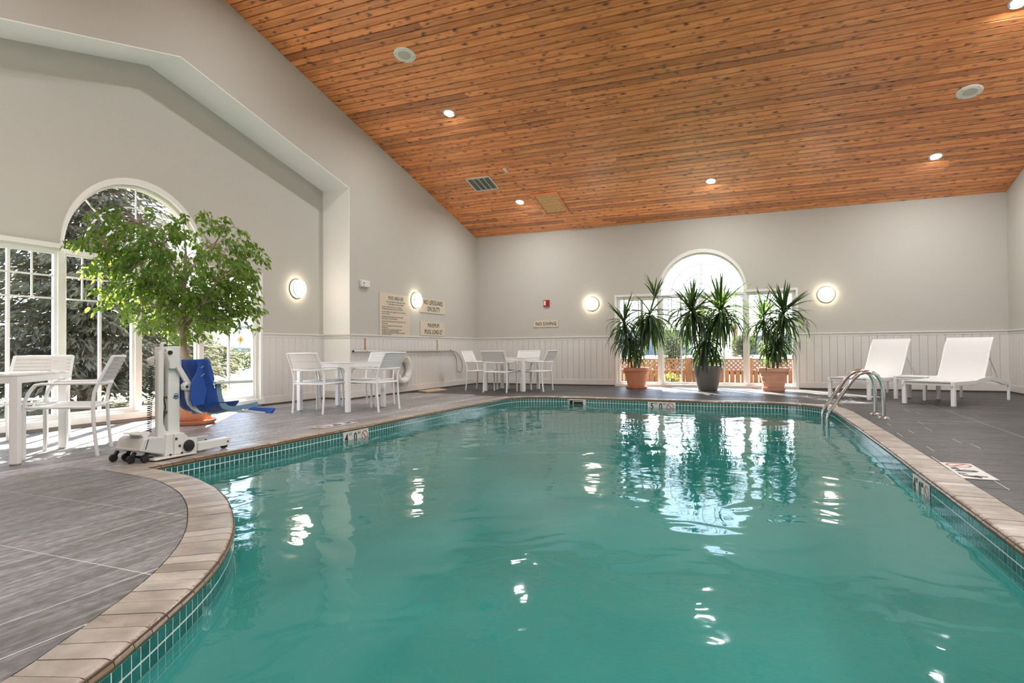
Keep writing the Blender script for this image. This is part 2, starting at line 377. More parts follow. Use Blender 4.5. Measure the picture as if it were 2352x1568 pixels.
M['galv'] = mat('galvanised steel', (0.30, 0.30, 0.295), 0.5, metal=0.3)
M['spruce'] = leafmat('spruce needles', (0.075, 0.073, 0.058), (0.20, 0.19, 0.155), (0.13, 0.13, 0.085), rough=0.7)
M['shrub'] = leafmat('shrub leaf', (0.022, 0.032, 0.014), (0.085, 0.092, 0.042), (0.085, 0.095, 0.03), rough=0.6)
M['yellowshrub'] = leafmat('yellow green leaf', (0.09, 0.11, 0.02), (0.22, 0.22, 0.05), (0.22, 0.22, 0.04), rough=0.6)
M['trunk'] = mat('spruce bark', (0.075, 0.055, 0.045), 0.9, bump=0.6, bscale=20)
M['yellow'] = mat('yellow road sign', (0.42, 0.20, 0.01), 0.5)
M['bldg'] = mat('grey blue cladding', (0.14, 0.16, 0.18), 0.7)
M['bldg2'] = mat('off white render', (0.34, 0.33, 0.31), 0.8)
M['roof'] = mat('slate roof', (0.08, 0.08, 0.085), 0.8)
M['redbrick'] = mat('red brick', (0.18, 0.075, 0.05), 0.85, var=0.3, vscale=12)

# ------------------------------------------------------------------ mesh helpers
class MB:
    def __init__(s): s.v = []; s.f = []
    def add(s, vs, fs):
        b = len(s.v); s.v += [tuple(p) for p in vs]; s.f += [tuple(i + b for i in f) for f in fs]; return s
    def box(s, x0, x1, y0, y1, z0, z1, M4=None):
        vs = [(x, y, z) for x in (x0, x1) for y in (y0, y1) for z in (z0, z1)]
        if M4: vs = [M4 @ Vector(p) for p in vs]
        return s.add(vs, [(0, 1, 3, 2), (4, 6, 7, 5), (0, 4, 5, 1), (2, 3, 7, 6), (0, 2, 6, 4), (1, 5, 7, 3)])
    def bar(s, a, b, w, h, up=(0, 0, 1)):
        """rectangular bar from a to b, w across, h along up"""
        a = Vector(a); b = Vector(b); d = (b - a).normalized(); u = Vector(up)
        sd = d.cross(u)
        if sd.length < 1e-6: sd = d.cross(Vector((1, 0, 0)))
        sd.normalize(); u = sd.cross(d).normalized()
        vs = [p + sd * i * w / 2 + u * j * h / 2 for p in (a, b) for i, j in ((-1, -1), (1, -1), (1, 1), (-1, 1))]
        return s.add(vs, [(3, 2, 1, 0), (4, 5, 6, 7), (0, 1, 5, 4), (1, 2, 6, 5), (2, 3, 7, 6), (3, 0, 4, 7)])
    def tube(s, pts, r, n=8, closed=False, sq=(1, 1)):
        pts = [Vector(p) for p in pts]; m = len(pts); rs = r if isinstance(r, (list, tuple)) else [r] * m
        dirs = []
        for i in range(m):
            if closed: d = pts[(i + 1) % m] - pts[i - 1]
            else: d = pts[min(i + 1, m - 1)] - pts[max(i - 1, 0)]
            dirs.append(d.normalized())
        u = dirs[0].orthogonal().normalized()
        if abs(dirs[0].z) < 0.9: u = (Vector((0, 0, 1)) - dirs[0] * dirs[0].z).normalized()
        vs = []
        for i in range(m):
            u = (u - dirs[i] * u.dot(dirs[i])).normalized(); w = dirs[i].cross(u)
            for k in range(n):
                t = 2 * pi * (k + 0.5) / n
                vs.append(pts[i] + (u * cos(t) * sq[0] + w * sin(t) * sq[1]) * rs[i])
        fs = []
        for i in range(m if closed else m - 1):
            a = i * n; b = ((i + 1) % m) * n
            for k in range(n): fs.append((a + k, a + (k + 1) % n, b + (k + 1) % n, b + k))
        if not closed:
            fs.append(tuple(range(n - 1, -1, -1))); fs.append(tuple((m - 1) * n + k for k in range(n)))
        return s.add(vs, fs)
    def lathe(s, prof, c=(0, 0, 0), n=32, axis='z', cap=True):
        c = Vector(c); vs = []
        for r, h in prof:
            for k in range(n):
                t = 2 * pi * k / n
                p = {'z': (r * cos(t), r * sin(t), h), 'x': (h, r * cos(t), r * sin(t)), 'y': (r * sin(t), h, r * cos(t))}[axis]
                vs.append(c + Vector(p))
        fs = []
        for i in range(len(prof) - 1):
            for k in range(n): fs.append((i * n + k, i * n + (k + 1) % n, (i + 1) * n + (k + 1) % n, (i + 1) * n + k))
        if cap:
            if prof[0][0] > 1e-6: fs.append(tuple(range(n - 1, -1, -1)))
            if prof[-1][0] > 1e-6: fs.append(tuple((len(prof) - 1) * n + k for k in range(n)))
        return s.add(vs, fs)
    def prism(s, poly, a, b, place):
        """extrude a 2D polygon; place(u, v, t) -> 3D, t = a and b"""
        m = len(poly)
        vs = [place(u, v, a) for u, v in poly] + [place(u, v, b) for u, v in poly]
        fs = [tuple(range(m)), tuple(range(2 * m - 1, m - 1, -1))]
        for k in range(m): fs.append((k, m + k, m + (k + 1) % m, (k + 1) % m))
        return s.add(vs, fs)
    def grid(s, rows):
        m = len(rows[0]); vs = [p for r in rows for p in r]
        fs = [(i * m + k, i * m + k + 1, (i + 1) * m + k + 1, (i + 1) * m + k) for i in range(len(rows) - 1) for k in range(m - 1)]
        return s.add(vs, fs)
    def ball(s, c, r, n=12, m=8, sc=(1, 1, 1)):
        prof = [(r * sin(pi * i / m), -r * cos(pi * i / m)) for i in range(m + 1)]
        b = len(s.v); s.lathe([(max(p[0], 1e-5), p[1]) for p in prof], (0, 0, 0), n, cap=False)
        for i in range(b, len(s.v)):
            p = s.v[i]; s.v[i] = (c[0] + p[0] * sc[0], c[1] + p[1] * sc[1], c[2] + p[2] * sc[2])
        return s
    def mesh(s, name, material, smooth=False, fix=True):
        me = bpy.data.meshes.new(name); me.from_pydata(s.v, [], s.f)
        if fix:
            bm = bmesh.new(); bm.from_mesh(me); bmesh.ops.recalc_face_normals(bm, faces=bm.faces); bm.to_mesh(me); bm.free()
        for mm in (material if isinstance(material, (list, tuple)) else [material]): me.materials.append(mm)
        if smooth:
            me.polygons.foreach_set('use_smooth', [True] * len(me.polygons))
            try: me.set_sharp_from_angle(angle=radians(40 if smooth is True else smooth))
            except Exception: pass
        me.update(); return me
    def obj(s, name, material, parent=None, smooth=False, fix=True):
        o = bpy.data.objects.new(name, s.mesh(name, material, smooth, fix)); COL.objects.link(o)
        if parent is not None: o.parent = parent
        return o

def bevel(o, w=0.004, seg=2):
    md = o.modifiers.new('soft edge', 'BEVEL'); md.width = w; md.segments = seg; md.limit_method = 'ANGLE'; md.angle_limit = radians(40)
    return o
def tag(o, label=None, cat=None, group=None, kind=None):
    if label: o['label'] = label
    if cat: o['category'] = cat
    if group: o['group'] = group
    if kind: o['kind'] = kind
    return o
def thing(name, label, cat, loc=(0, 0, 0), rz=0.0, group=None):
    o = bpy.data.objects.new(name, None); COL.objects.link(o); o.empty_display_size = 0.1
    o.location = loc; o.rotation_euler = (0, 0, rz)
    return tag(o, label, cat, group)
def structure(name, loc=(0, 0, 0)):
    o = bpy.data.objects.new(name, None); COL.objects.link(o); o.location = loc; o['kind'] = 'structure'; return o
def dup(root, loc=None, rz=None, label=None, group=None):
    r = root.copy(); COL.objects.link(r)
    if loc is not None: r.location = loc
    if rz is not None: r.rotation_euler = (0, 0, rz)
    if label: r['label'] = label
    if group: r['group'] = group
    for ch in list(root.children):
        c = ch.copy(); COL.objects.link(c); c.parent = r
        for g in list(ch.children):
            d = g.copy(); COL.objects.link(d); d.parent = c
    return r

def cdt_faces(polys, eps=1e-5):
    """constrained triangulation of 2D polygons -> verts, [(face, owners)]"""
    vs = []; fs = []
    for p in polys:
        if sum(a[0] * b[1] - b[0] * a[1] for a, b in zip(p, p[1:] + p[:1])) < 0: p = p[::-1]
        fs.append(list(range(len(vs), len(vs) + len(p)))); vs += [Vector((a[0], a[1])) for a in p]
    r = delaunay_2d_cdt(vs, [], fs, 1, eps)
    return r[0], list(zip(r[2], r[5]))

def region(outer, holes):
    v, f = cdt_faces([outer] + holes)
    return v, [fa for fa, ow in f if 0 in ow and not any(k > 0 for k in ow)]

def slab(outer, holes, place, t0, t1, mb=None):
    """flat slab with holes: place(u, v, t)"""
    mb = mb or MB()
    v, faces = region(outer, holes)
    return extr(v, faces, place, t0, t1, mb)

def extr(v, faces, place, t0, t1, mb, bottom=True):
    used = sorted({i for f in faces for i in f}); ix = {i: k for k, i in enumerate(used)}
    m = len(used)
    vs = [place(v[i].x, v[i].y, t0) for i in used] + [place(v[i].x, v[i].y, t1) for i in used]
    fs = [tuple(ix[i] for i in f) for f in faces]
    if bottom: fs += [tuple(m + ix[i] for i in reversed(f)) for f in faces]
    cnt = {}
    for f in faces:
        for a, b in zip(f, f[1:] + f[:1]): cnt[(a, b)] = cnt.get((a, b), 0) + 1
    for (a, b) in cnt:
        if (b, a) not in cnt: fs.append((ix[a], m + ix[a], m + ix[b], ix[b]))
    return mb.add(vs, fs)

def text_mesh(txt, size, align='CENTER', extrude=0.001, space=1.0, xs=1.0, weight=0.0):
    cu = bpy.data.curves.new('t', 'FONT'); cu.body = txt; cu.size = size; cu.align_x = align; cu.align_y = 'CENTER'
    cu.extrude = extrude; cu.space_character = space; cu.resolution_u = 2; cu.offset = weight
    o = bpy.data.objects.new('t', cu); COL.objects.link(o)
    dg = bpy.context.evaluated_depsgraph_get(); dg.update()
    me = bpy.data.meshes.new_from_object(o.evaluated_get(dg))
    bpy.data.objects.remove(o); bpy.data.curves.remove(cu)
    if xs != 1.0:
        for vv in me.vertices: vv.co.x *= xs
    return me
def lettering(txt, size, parent, loc, rot, material, align='CENTER', xs=1.0, name='lettering', weight=0.0):
    me = text_mesh(txt, size, align, xs=xs, weight=weight); me.materials.clear(); me.materials.append(material)
    o = bpy.data.objects.new(name, me); COL.objects.link(o)
    o.parent = parent; o.location = loc; o.rotation_euler = rot
    return o
# ================================================================== ROOM SHELL
def P_back(u, v, t): return (u, YB + t, v)          # t grows outwards
def P_left(u, v, t): return (XL - t, u, v)
def P_alc(u, v, t): return (XA - t, u, v)
def P_right(u, v, t): return (XR + t, u, v)
def P_front(u, v, t): return (u, YF - t, v)
def P_reveal(u, v, t): return (u, YA1 + t, v)       # end face of the alcove, u = x

def arch_pts(cu, cz, r, a0=0.0, a1=pi, n=28):
    return [(cu + r * cos(a0 + (a1 - a0) * i / n), cz + r * sin(a0 + (a1 - a0) * i / n)) for i in range(n + 1)]
def win_outline(u0, u1, z0, z1, cu, r, g=0.0):
    """window opening: wide rectangle with a half round over the middle; g shrinks it"""
    return [(u0 + g, z0 + g), (u1 - g, z0 + g), (u1 - g, z1 - g)] + arch_pts(cu, z1 - (g if g < 0 else 0), r - g, 0, pi) + [(u0 + g, z1 - g)]

WB = dict(u0=-3.37, u1=0.60, z0=0.03, z1=2.17, cu=-1.385, r=0.965)
WA = dict(u0=3.58, u1=7.72, z0=0.10, z1=2.165, cu=5.63, r=0.99)

def wall(name, outer, holes, place, th, m):
    o = slab(outer, holes, place, 0.0, th).obj(name, m); o['kind'] = 'structure'; return o
GABLE = [(YF, 0), (YB, 0), (YB, ZEAVE + 0.12), (YR, zceil(YR) + 0.12), (YF, ZEAVE + 0.12)]
wall_back = wall('wall_back', [(XL - 0.0, -0.1), (XR + 0.2, -0.1), (XR + 0.2, ZEAVE + 0.12), (XL, ZEAVE + 0.12)], [win_outline(**WB)], P_back, 0.2, M['wall'])
wall_left = wall('wall_left', [(YF, -0.1), (YA0, -0.1), (YA0, zsoff(YA0)), (YR, zsoff(YR)), (YA1, zsoff(YA1)), (YA1, -0.1), (YB + 0.2, -0.1), (YB + 0.2, ZEAVE + 0.12), (YR, zceil(YR) + 0.12), (YF, ZEAVE + 0.12)], [], P_left, XL - XA, M['wall'])
wall_alcove = wall('wall_alcove', [(YA0 - 0.3, -0.1), (YA1 + 0.3, -0.1), (YA1 + 0.3, zsoff(YA1)), (YR, zsoff(YR) + 0.2), (YA0 - 0.3, zsoff(YA0))], [win_outline(**WA)], P_alc, 0.2, M['alcove'])
wall_right = wall('wall_right', [(YF - 0.2, -0.1), (YB, -0.1), (YB, ZEAVE + 0.12), (YR, zceil(YR) + 0.12), (YF - 0.2, ZEAVE + 0.12)], [], P_right, 0.2, M['wall'])
wall_front = wall('wall_front', [(XL - 0.6, -0.1), (XR, -0.1), (XR, ZEAVE + 0.12), (XL - 0.6, ZEAVE + 0.12)], [], P_front, 0.2, M['wall'])
# white reveals of the alcove: upright ends and the two slopes of its soffit
rv = MB()
rv.box(XA, XL, YA1 - 0.012, YA1, 0, zsoff(YA1)); rv.box(XA, XL, YA0, YA0 + 0.012, 0, zsoff(YA0))
rv.obj('reveal', M['reveal'], wall_left)
sf = MB()
for ya, yb in ((YA0, YR), (YR, YA1)):
    sf.prism([(ya, zsoff(ya)), (yb, zsoff(yb)), (yb, zsoff(yb) - 0.012), (ya, zsoff(ya) - 0.012)], XA, XL, lambda u, v, t: (t, u, v))
sf.obj('soffit', M['reveal'], wall_left)

# ---- ceiling: cedar planks under a dark deck, recessed joints
cb = MB()
cb.prism([(YB + 0.2, zceil(YB) - SL * 0.2 + 0.03), (YR, zceil(YR) + 0.03), (YR, zceil(YR) + 0.15), (YB + 0.2, zceil(YB) + 0.1)], XL - 0.01, XR + 0.01, lambda u, v, t: (t, u, v))
ceiling = cb.obj('ceiling', M['dark']); ceiling['kind'] = 'structure'
cn = MB().prism([(YF - 0.2, zceil(YF) - SL * 0.2), (YR, zceil(YR)), (YR, zceil(YR) + 0.12), (YF - 0.2, zceil(YF) + 0.12)], XL - 0.01, XR + 0.01, lambda u, v, t: (t, u, v))
cn.obj('near_slope', M['cedar'], ceiling)
SDIR = Vector((0, -1, SL)).normalized()              # up the slope
SNRM = Vector((0, -SL, -1)).normalized()             # out of the ceiling, into the room
def CP(x, s, d=0.0): return Vector((x, YB, ZEAVE)) + SDIR * s + SNRM * d + Vector((x, 0, 0)) * 0
SLOPE = (YB - YR) * sqrt(1 + SL * SL); PW = 0.1375
rp = random.Random(3)
row = 0; s0 = 0.0
pbm = {}
while s0 < SLOPE - 0.02:
    s1 = min(s0 + PW, SLOPE); x = XL - rp.uniform(0.1, 3.0)
    while x < XR:
        x1 = x + rp.choice((2.1, 2.75, 3.4, 4.0, 4.6))
        if XR - x1 < 0.5: x1 = XR
        a, b = max(x, XL), min(x1, XR)
        if b - a > 0.03:
            g, c, dz = 0.0070, 0.0095, rp.uniform(0, 0.0012)
            # each board its own mesh: flat face with chamfered long edges
            q = [(g, -0.018), (g, -0.012), (c, dz), (PW - c, dz), (PW - g, -0.012), (PW - g, -0.018)]
            w = s1 - s0; q = [(u * w / PW, d) for u, d in q]
            mb = MB(); vs = [CP(xx, s0 + u, d) for xx in (a + 0.0012, b - 0.0012) for u, d in q]
            mb.add(vs, [(k, k + 6, k + 7, k + 1) for k in range(5)] + [(5, 4, 3, 2, 1, 0), (6, 7, 8, 9, 10, 11)])
            mb.obj('plank', M['cedar'], ceiling)
        x = x1
    s0 = s1; row += 1

# ---- wainscot boards, rails, baseboards
def boards(parent, place, u0, u1, z0=0.155, z1=1.155, step=0.1515, one=False, w=None):
    mb = MB(); u = u0; n = max(1, round((u1 - u0) / step)); st = (u1 - u0) / n
    for k in range(n):
        m2 = mb if one else MB()
        a, b = u0 + k * st, u0 + (k + 1) * st; c = 0.006; g = 0.0012
        q = [(a + g, 0.0), (a + g, -0.006), (a + c, -0.013), (b - c, -0.013), (b - g, -0.006), (b - g, 0.0)]
        vs = [place(uu, z, t) for z in (z0, z1) for uu, t in q]
        m2.add(vs, [(i, i + 1, i + 7, i + 6) for i in range(5)] + [(0, 5, 4, 3, 2, 1), (6, 7, 8, 9, 10, 11)])
        if not one: m2.obj('board', M['wain'], parent)
    if one:
        o = mb.obj('board_run', M['wain'], parent); o['kind'] = 'stuff'
RUNS = [(wall_back, P_back, XL, WB['u0'] - 0.055), (wall_back, P_back, WB['u1'] + 0.055, XR), (wall_left, P_left, YA1, YB),
        (wall_alcove, P_alc, WA['u1'] + 0.055, YA1 - 0.012), (wall_right, P_right, 11.3, YB)]
for par, pl, a, b in RUNS: boards(par, pl, a, b)
boards(wall_right, P_right, YF, 11.3, one=True); boards(wall_left, P_left, YF, YA0, one=True)
boards(wall_alcove, P_alc, YA0 + 0.012, WA['u0'] - 0.055, one=True); boards(wall_front, P_front, XL, XR, one=True)
def Prv(u, v, t): return (u, YA1 - 0.012 + t, v)
def profile_run(name, place, u0, u1, prof, m):
    mb = MB(); k = len(prof)
    vs = [place(u, z, t) for u in (u0, u1) for t, z in prof]
    mb.add(vs, [(i, (i + 1) % k, k + (i + 1) % k, k + i) for i in range(k)] + [tuple(range(k)), tuple(range(2 * k - 1, k - 1, -1))])
    o = mb.obj(name, m); o['kind'] = 'structure'; return o
RAILP = [(0, 1.15), (-0.018, 1.15), (-0.018, 1.195), (-0.032, 1.198), (-0.034, 1.215), (-0.028, 1.222), (0, 1.222)]
BASEP = [(0, 0.03), (-0.019, 0.03), (-0.019, 0.150), (-0.015, 0.158), (0, 0.158)]
COVEP = [(0, 0.0), (-0.012, 0.0), (-0.012, 0.031), (0, 0.031)]
M['cove'] = mat('dark cove base', (0.10, 0.085, 0.07), 0.8)
RR = [('back', P_back, XL, WB['u0'] - 0.055), ('back', P_back, WB['u1'] + 0.055, XR), ('left', P_left, YA1 - 0.02, YB), ('alcove', P_alc, WA['u1'] + 0.05, YA1),
      ('reveal', Prv, XA, XL + 0.02), ('right', P_right, YF, YB), ('left', P_left, YF, YA0), ('alcove', P_alc, YA0, WA['u0'] - 0.05), ('front', P_front, XL, XR)]
for i, (nm, pl, a, b) in enumerate(RR):
    profile_run('trim_%d' % (i + 1), pl, a, b, RAILP, M['wain'])
    bo = profile_run('baseboard_%s' % nm, pl, a, b, BASEP, M['wain'])
    cv = profile_run('cove', pl, a, b, COVEP, M['cove']); cv.parent = bo; del cv['kind']

# ---- windows
def window(name, place, W_, mull, panes=True):
    u0, u1, z0, z1, cu, r = W_['u0'], W_['u1'], W_['z0'], W_['z1'], W_['cu'], W_['r']
    root = structure(name)
    # casing on the room side, frame in the reveal
    out = [(u0 - 0.05, z0 - 0.03), (u1 + 0.05, z0 - 0.03), (u1 + 0.05, z1 + 0.05)] + arch_pts(cu, z1 + 0.05, r + 0.03, 0, pi) + [(u0 - 0.05, z1 + 0.05)]
    slab(out, [win_outline(u0, u1, z0, z1, cu, r, 0.0)], place, -0.022, 0.0).obj('casing', M['white'], root)
    hole2 = [(u0 + 0.045, z0 + 0.05), (u1 - 0.045, z0 + 0.05), (u1 - 0.045, z1 - 0.045), (u0 + 0.045, z1 - 0.045)]
    harch = arch_pts(cu, z1 + 0.005, r - 0.045, 0, pi)
    slab(win_outline(u0, u1, z0, z1, cu, r, 0.0), [hole2, harch], place, 0.045, 0.135).obj('window_frame', M['white'], root)
    def bx(a, b, c, d, t0, t1, nm):
        o = MB()
        vs = [place(u, z, t) for u in (a, b) for z in (c, d) for t in (t0, t1)]
        o.add(vs, [(0, 1, 3, 2), (4, 6, 7, 5), (0, 4, 5, 1), (2, 3, 7, 6), (0, 2, 6, 4), (1, 5, 7, 3)])
        return o.obj(nm, M['white'], root)
    bx(u0 - 0.06, u1 + 0.06, z0 - 0.06, z0 + 0.02, -0.05, 0.1, 'sill') if z0 > 0.05 else bx(u0 - 0.05, u1 + 0.05, z0 - 0.03, z0 + 0.03, -0.03, 0.1, 'sill')
    for mu in mull: bx(mu - 0.042, mu + 0.042, z0 + 0.04, z1 - 0.02, 0.03, 0.14, 'mullion')
    edges = [u0 + 0.045] + [q for mu in mull for q in (mu - 0.042, mu + 0.042)] + [u1 - 0.045]
    zr = (1.565, 1.835); zb, zt = z0 + 0.05, z1 - 0.045
    for k in range(0, len(edges), 2):
        a, b = edges[k], edges[k + 1]; c = (a + b) / 2
        # sash frame inside the unit
        slab([(a, zb), (b, zb), (b, zt), (a, zt)], [[(a + 0.028, zb + 0.03), (b - 0.028, zb + 0.03), (b - 0.028, zt - 0.025), (a + 0.028, zt - 0.025)]], place, 0.065, 0.115).obj('sash', M['white'], root)
        bx(c - 0.016, c + 0.016, zb, zt, 0.074, 0.106, 'stile')
        for z in zr: bx(a, b, z - 0.010, z + 0.010, 0.08, 0.10, 'muntin')
        for q in ((a + c) / 2 + 0.006, (c + b) / 2 - 0.006): bx(q - 0.009, q + 0.009, zr[0], zt, 0.081, 0.099, 'muntin')
        us = [a + 0.02, (a + c) / 2, c, (c + b) / 2, b - 0.02]
        def pane(ua, ub, za, zb_):
            vs = [place(u, z, t) for u in (ua, ub) for z in (za, zb_) for t in (0.088, 0.091)]
            MB().add(vs, [(0, 1, 3, 2), (4, 6, 7, 5), (0, 4, 5, 1), (2, 3, 7, 6), (0, 2, 6, 4), (1, 5, 7, 3)]).obj('pane', M['glass'], root)
        pane(a + 0.02, c, zb + 0.02, zr[0]); pane(c, b - 0.02, zb + 0.02, zr[0])
        for i in range(4):
            pane(us[i], us[i + 1], zr[0], zr[1]); pane(us[i], us[i + 1], zr[1], zt - 0.01)
    # half round: rings and rays
    cz = z1 + 0.005; rr = r - 0.045
    for q in (0.235, 0.46, 0.69):
        ring = MB()
        def pr(u, v, t): return place(u, v, t)
        a = arch_pts(cu, cz, q + 0.009, 0, pi, 24); b2 = arch_pts(cu, cz, q - 0.009, pi, 0, 24)
        ring.prism(a + b2, 0.081, 0.099, pr)
        ring.obj('muntin', M['white'], root)
    for ang in (45, 90, 135):
        d = (cos(radians(ang)), sin(radians(ang))); n_ = (-d[1] * 0.009, d[0] * 0.009)
        p0 = (cu + d[0] * 0.235, cz + d[1] * 0.235); p1 = (cu + d[0] * (rr + 0.01), cz + d[1] * (rr + 0.01))
        MB().prism([(p0[0] + n_[0], p0[1] + n_[1]), (p1[0] + n_[0], p1[1] + n_[1]), (p1[0] - n_[0], p1[1] - n_[1]), (p0[0] - n_[0], p0[1] - n_[1])], 0.082, 0.098, place).obj('muntin', M['white'], root)
    for i in range(4):
        a0, a1 = i * pi / 4, (i + 1) * pi / 4
        for ra, rb in ((0.235, 0.46), (0.46, 0.69), (0.69, rr + 0.005)):
            MB().prism(arch_pts(cu, cz, rb, a0, a1, 8) + arch_pts(cu, cz, ra, a1, a0, 8), 0.088, 0.091, place).obj('pane', M['glass'], root)
    MB().prism(arch_pts(cu, cz, 0.235, 0, pi, 16), 0.088, 0.091, place).obj('pane', M['glass'], root)
    return root
window_1 = window('window_1', P_alc, WA, (4.66, 5.63, 6.62))
window_2 = window('window_2', P_back, WB, (-2.33, -1.385, -0.42))

# ================================================================== POOL AND DECK
def catmull(pts, step=0.03):
    out = []; m = len(pts)
    for i in range(m - 1):
        p0, p1, p2, p3 = pts[max(i - 1, 0)], pts[i], pts[i + 1], pts[min(i + 2, m - 1)]
        n = max(2, int(hypot(p2[0] - p1[0], p2[1] - p1[1]) / step))
        for k in range(n):
            t = k / n
            out.append(tuple(0.5 * (2 * p1[j] + (p2[j] - p0[j]) * t + (2 * p0[j] - 5 * p1[j] + 4 * p2[j] - p3[j]) * t * t + (3 * p1[j] - p0[j] - 3 * p2[j] + p3[j]) * t ** 3) for j in (0, 1)))
    out.append(pts[-1]); return out
def resample(poly, pitch):
    d = [0.0]
    for a, b in zip(poly, poly[1:]): d.append(d[-1] + hypot(b[0] - a[0], b[1] - a[1]))
    n = max(1, round(d[-1] / pitch)); out = []; j = 0
    for k in range(n + 1):
        s = d[-1] * k / n
        while j < len(d) - 2 and d[j + 1] < s: j += 1
        t = (s - d[j]) / max(1e-9, d[j + 1] - d[j]); a, b = poly[j], poly[j + 1]
        out.append((a[0] + (b[0] - a[0]) * t, a[1] + (b[1] - a[1]) * t))
    return out
NOSE_PEN = [(-1.50, -1.2), (-1.52, -0.2), (-1.62, 0.6), (-1.75, 1.10), (-1.84, 1.31), (-1.94, 1.51), (-2.04, 1.70), (-2.15, 1.88), (-2.28, 2.06), (-2.44, 2.25), (-2.62, 2.43), (-2.84, 2.62), (-3.10, 2.82), (-3.40, 3.01), (-3.74, 3.17), (-4.06, 3.28), (-4.52, 3.345)]
NOSE_LEFT = [(-4.52, 3.345), (-4.525, 6.5), (-4.525, 9.2), (-4.525, 10.0), (-4.52, 10.3), (-4.50, 10.52), (-4.44, 10.71), (-4.33, 10.86), (-4.10, 11.00), (-3.80, 11.08), (-3.45, 11.10), (-3.0, 11.06), (-2.4, 11.0), (-1.86, 10.97), (-1.2, 10.96), (-0.6, 10.97), (-0.2, 10.97), (0.16, 10.92), (0.42, 10.82), (0.62, 10.65), (0.77, 10.40), (0.84, 10.15), (0.88, 9.8), (0.90, 9.3), (0.92, 8.7), (0.94, 8.0), (0.98, 6.5), (1.01, 5.0), (1.04, 3.7), (1.06, 2.5), (1.08, 1.0), (1.08, -1.2)]
NOSE_END = [(1.08, -1.2), (-1.50, -1.2)]
PITCHB = 0.107
SEGS = [resample(catmull(NOSE_PEN), PITCHB), resample(catmull(NOSE_LEFT), PITCHB), resample(NOSE_END, PITCHB)]
NOSE = []; CORNER = []
for sg in SEGS:
    CORNER.append(len(NOSE)); NOSE += sg[:-1]
def offset(poly, dist):
    """closed polyline, clockwise seen from above (interior on the right): offset to the left = outwards"""
    m = len(poly); out = []
    for i in range(m):
        a, b, c = poly[i - 1], poly[i], poly[(i + 1) % m]
        d0 = Vector((b[0] - a[0], b[1] - a[1])).normalized(); d1 = Vector((c[0] - b[0], c[1] - b[1])).normalized()
        n0 = Vector((-d0.y, d0.x)); n1 = Vector((-d1.y, d1.x)); nn = (n0 + n1).normalized()
        k = dist / max(0.35, nn.dot(n0)); out.append((b[0] + nn.x * k, b[1] + nn.y * k))
    return out
COPW = 0.235
OUTER = offset(NOSE, COPW)

# deck: pale joint bed with planks standing proud of it
DK = [(XA, YA0), (XL, YA0), (XL, YF), (XR, YF), (XR, YB), (XL, YB), (XL, YA1), (XA, YA1)]
DK = DK[::-1]
floor = slab(DK, [OUTER], lambda u, v, t: (u, v, t), -0.0015, -0.12).obj('floor', M['grout']); floor['kind'] = 'structure'
rects = []; mats = []
rf = random.Random(11)
def addrow(kind, c0, c1, a0, a1, lens, g=0.0038, mk=None):
    a = a0 - rf.uniform(0, lens[0])
    while a < a1:
        b = a + rf.choice(lens)
        if a1 - b < 0.35: b = a1
        p, q = max(a, a0), min(b, a1)
        if q - p > 0.06:
            if kind == 'y': rects.append([(c0 + g, p + g), (c1 - g, p + g), (c1 - g, q - g), (c0 + g, q - g)])
            else: rects.append([(p + g, c0 + g), (q - g, c0 + g), (q - g, c1 - g), (p + g, c1 - g)])
            mats.append(mk or 'deck' + kind)
        a = b
# left deck and peninsula: planks along y, with the control joints of the photo at x = -5.68 and y = 1.74 / 2.43
PWD = 0.2625
def cols(x0, x1, y0, y1, lens, mk=None):
    n = max(1, round((x1 - x0) / PWD)); w = (x1 - x0) / n
    for k in range(n): addrow('y', x0 + k * w, x0 + (k + 1) * w, y0, y1, lens, mk=mk)
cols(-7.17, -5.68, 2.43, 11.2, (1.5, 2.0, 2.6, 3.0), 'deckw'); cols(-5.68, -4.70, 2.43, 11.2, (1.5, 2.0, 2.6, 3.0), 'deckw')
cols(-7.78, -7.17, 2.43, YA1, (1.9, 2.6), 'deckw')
cols(-7.17, -1.85, 1.74, 2.43, (3.0,)); cols(-7.17, -1.32, 0.2, 1.74, (3.0,)); cols(-5.68, -2.6, 2.43, 3.13, (3.0,))
# back deck: rows along x
def rows(y0, y1, x0, x1, lens):
    n = max(1, round((y1 - y0) / 0.31)); w = (y1 - y0) / n
    for k in range(n): addrow('x', y0 + k * w, y0 + (k + 1) * w, x0, x1, lens)
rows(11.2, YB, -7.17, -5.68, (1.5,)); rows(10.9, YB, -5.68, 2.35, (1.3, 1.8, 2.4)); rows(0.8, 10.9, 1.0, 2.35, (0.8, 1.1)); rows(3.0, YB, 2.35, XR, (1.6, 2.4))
polys = rects + [OUTER]
v2, fc = cdt_faces(polys)
own = {}
for fa, ow in fc:
    if len(rects) in ow: continue
    for k in ow[:1]: own.setdefault(k, []).append(fa)
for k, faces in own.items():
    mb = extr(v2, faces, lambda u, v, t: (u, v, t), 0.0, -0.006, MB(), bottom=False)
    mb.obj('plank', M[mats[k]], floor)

# basin: walls and floor of the pool
basin = MB()
bw = offset(NOSE, 0.014); m_ = len(bw)
DEPTH = -1.45
basin.add([(x, y, -0.03) for x, y in bw] + [(x, y, DEPTH) for x, y in bw], [(i, (i + 1) % m_, m_ + (i + 1) % m_, m_ + i) for i in range(m_)])
vv, ff = region(bw, [])
basin.add([(p.x, p.y, DEPTH) for p in vv], ff)
pool_basin = basin.obj('pool_basin', M['basin'], fix=False); pool_basin['kind'] = 'structure'
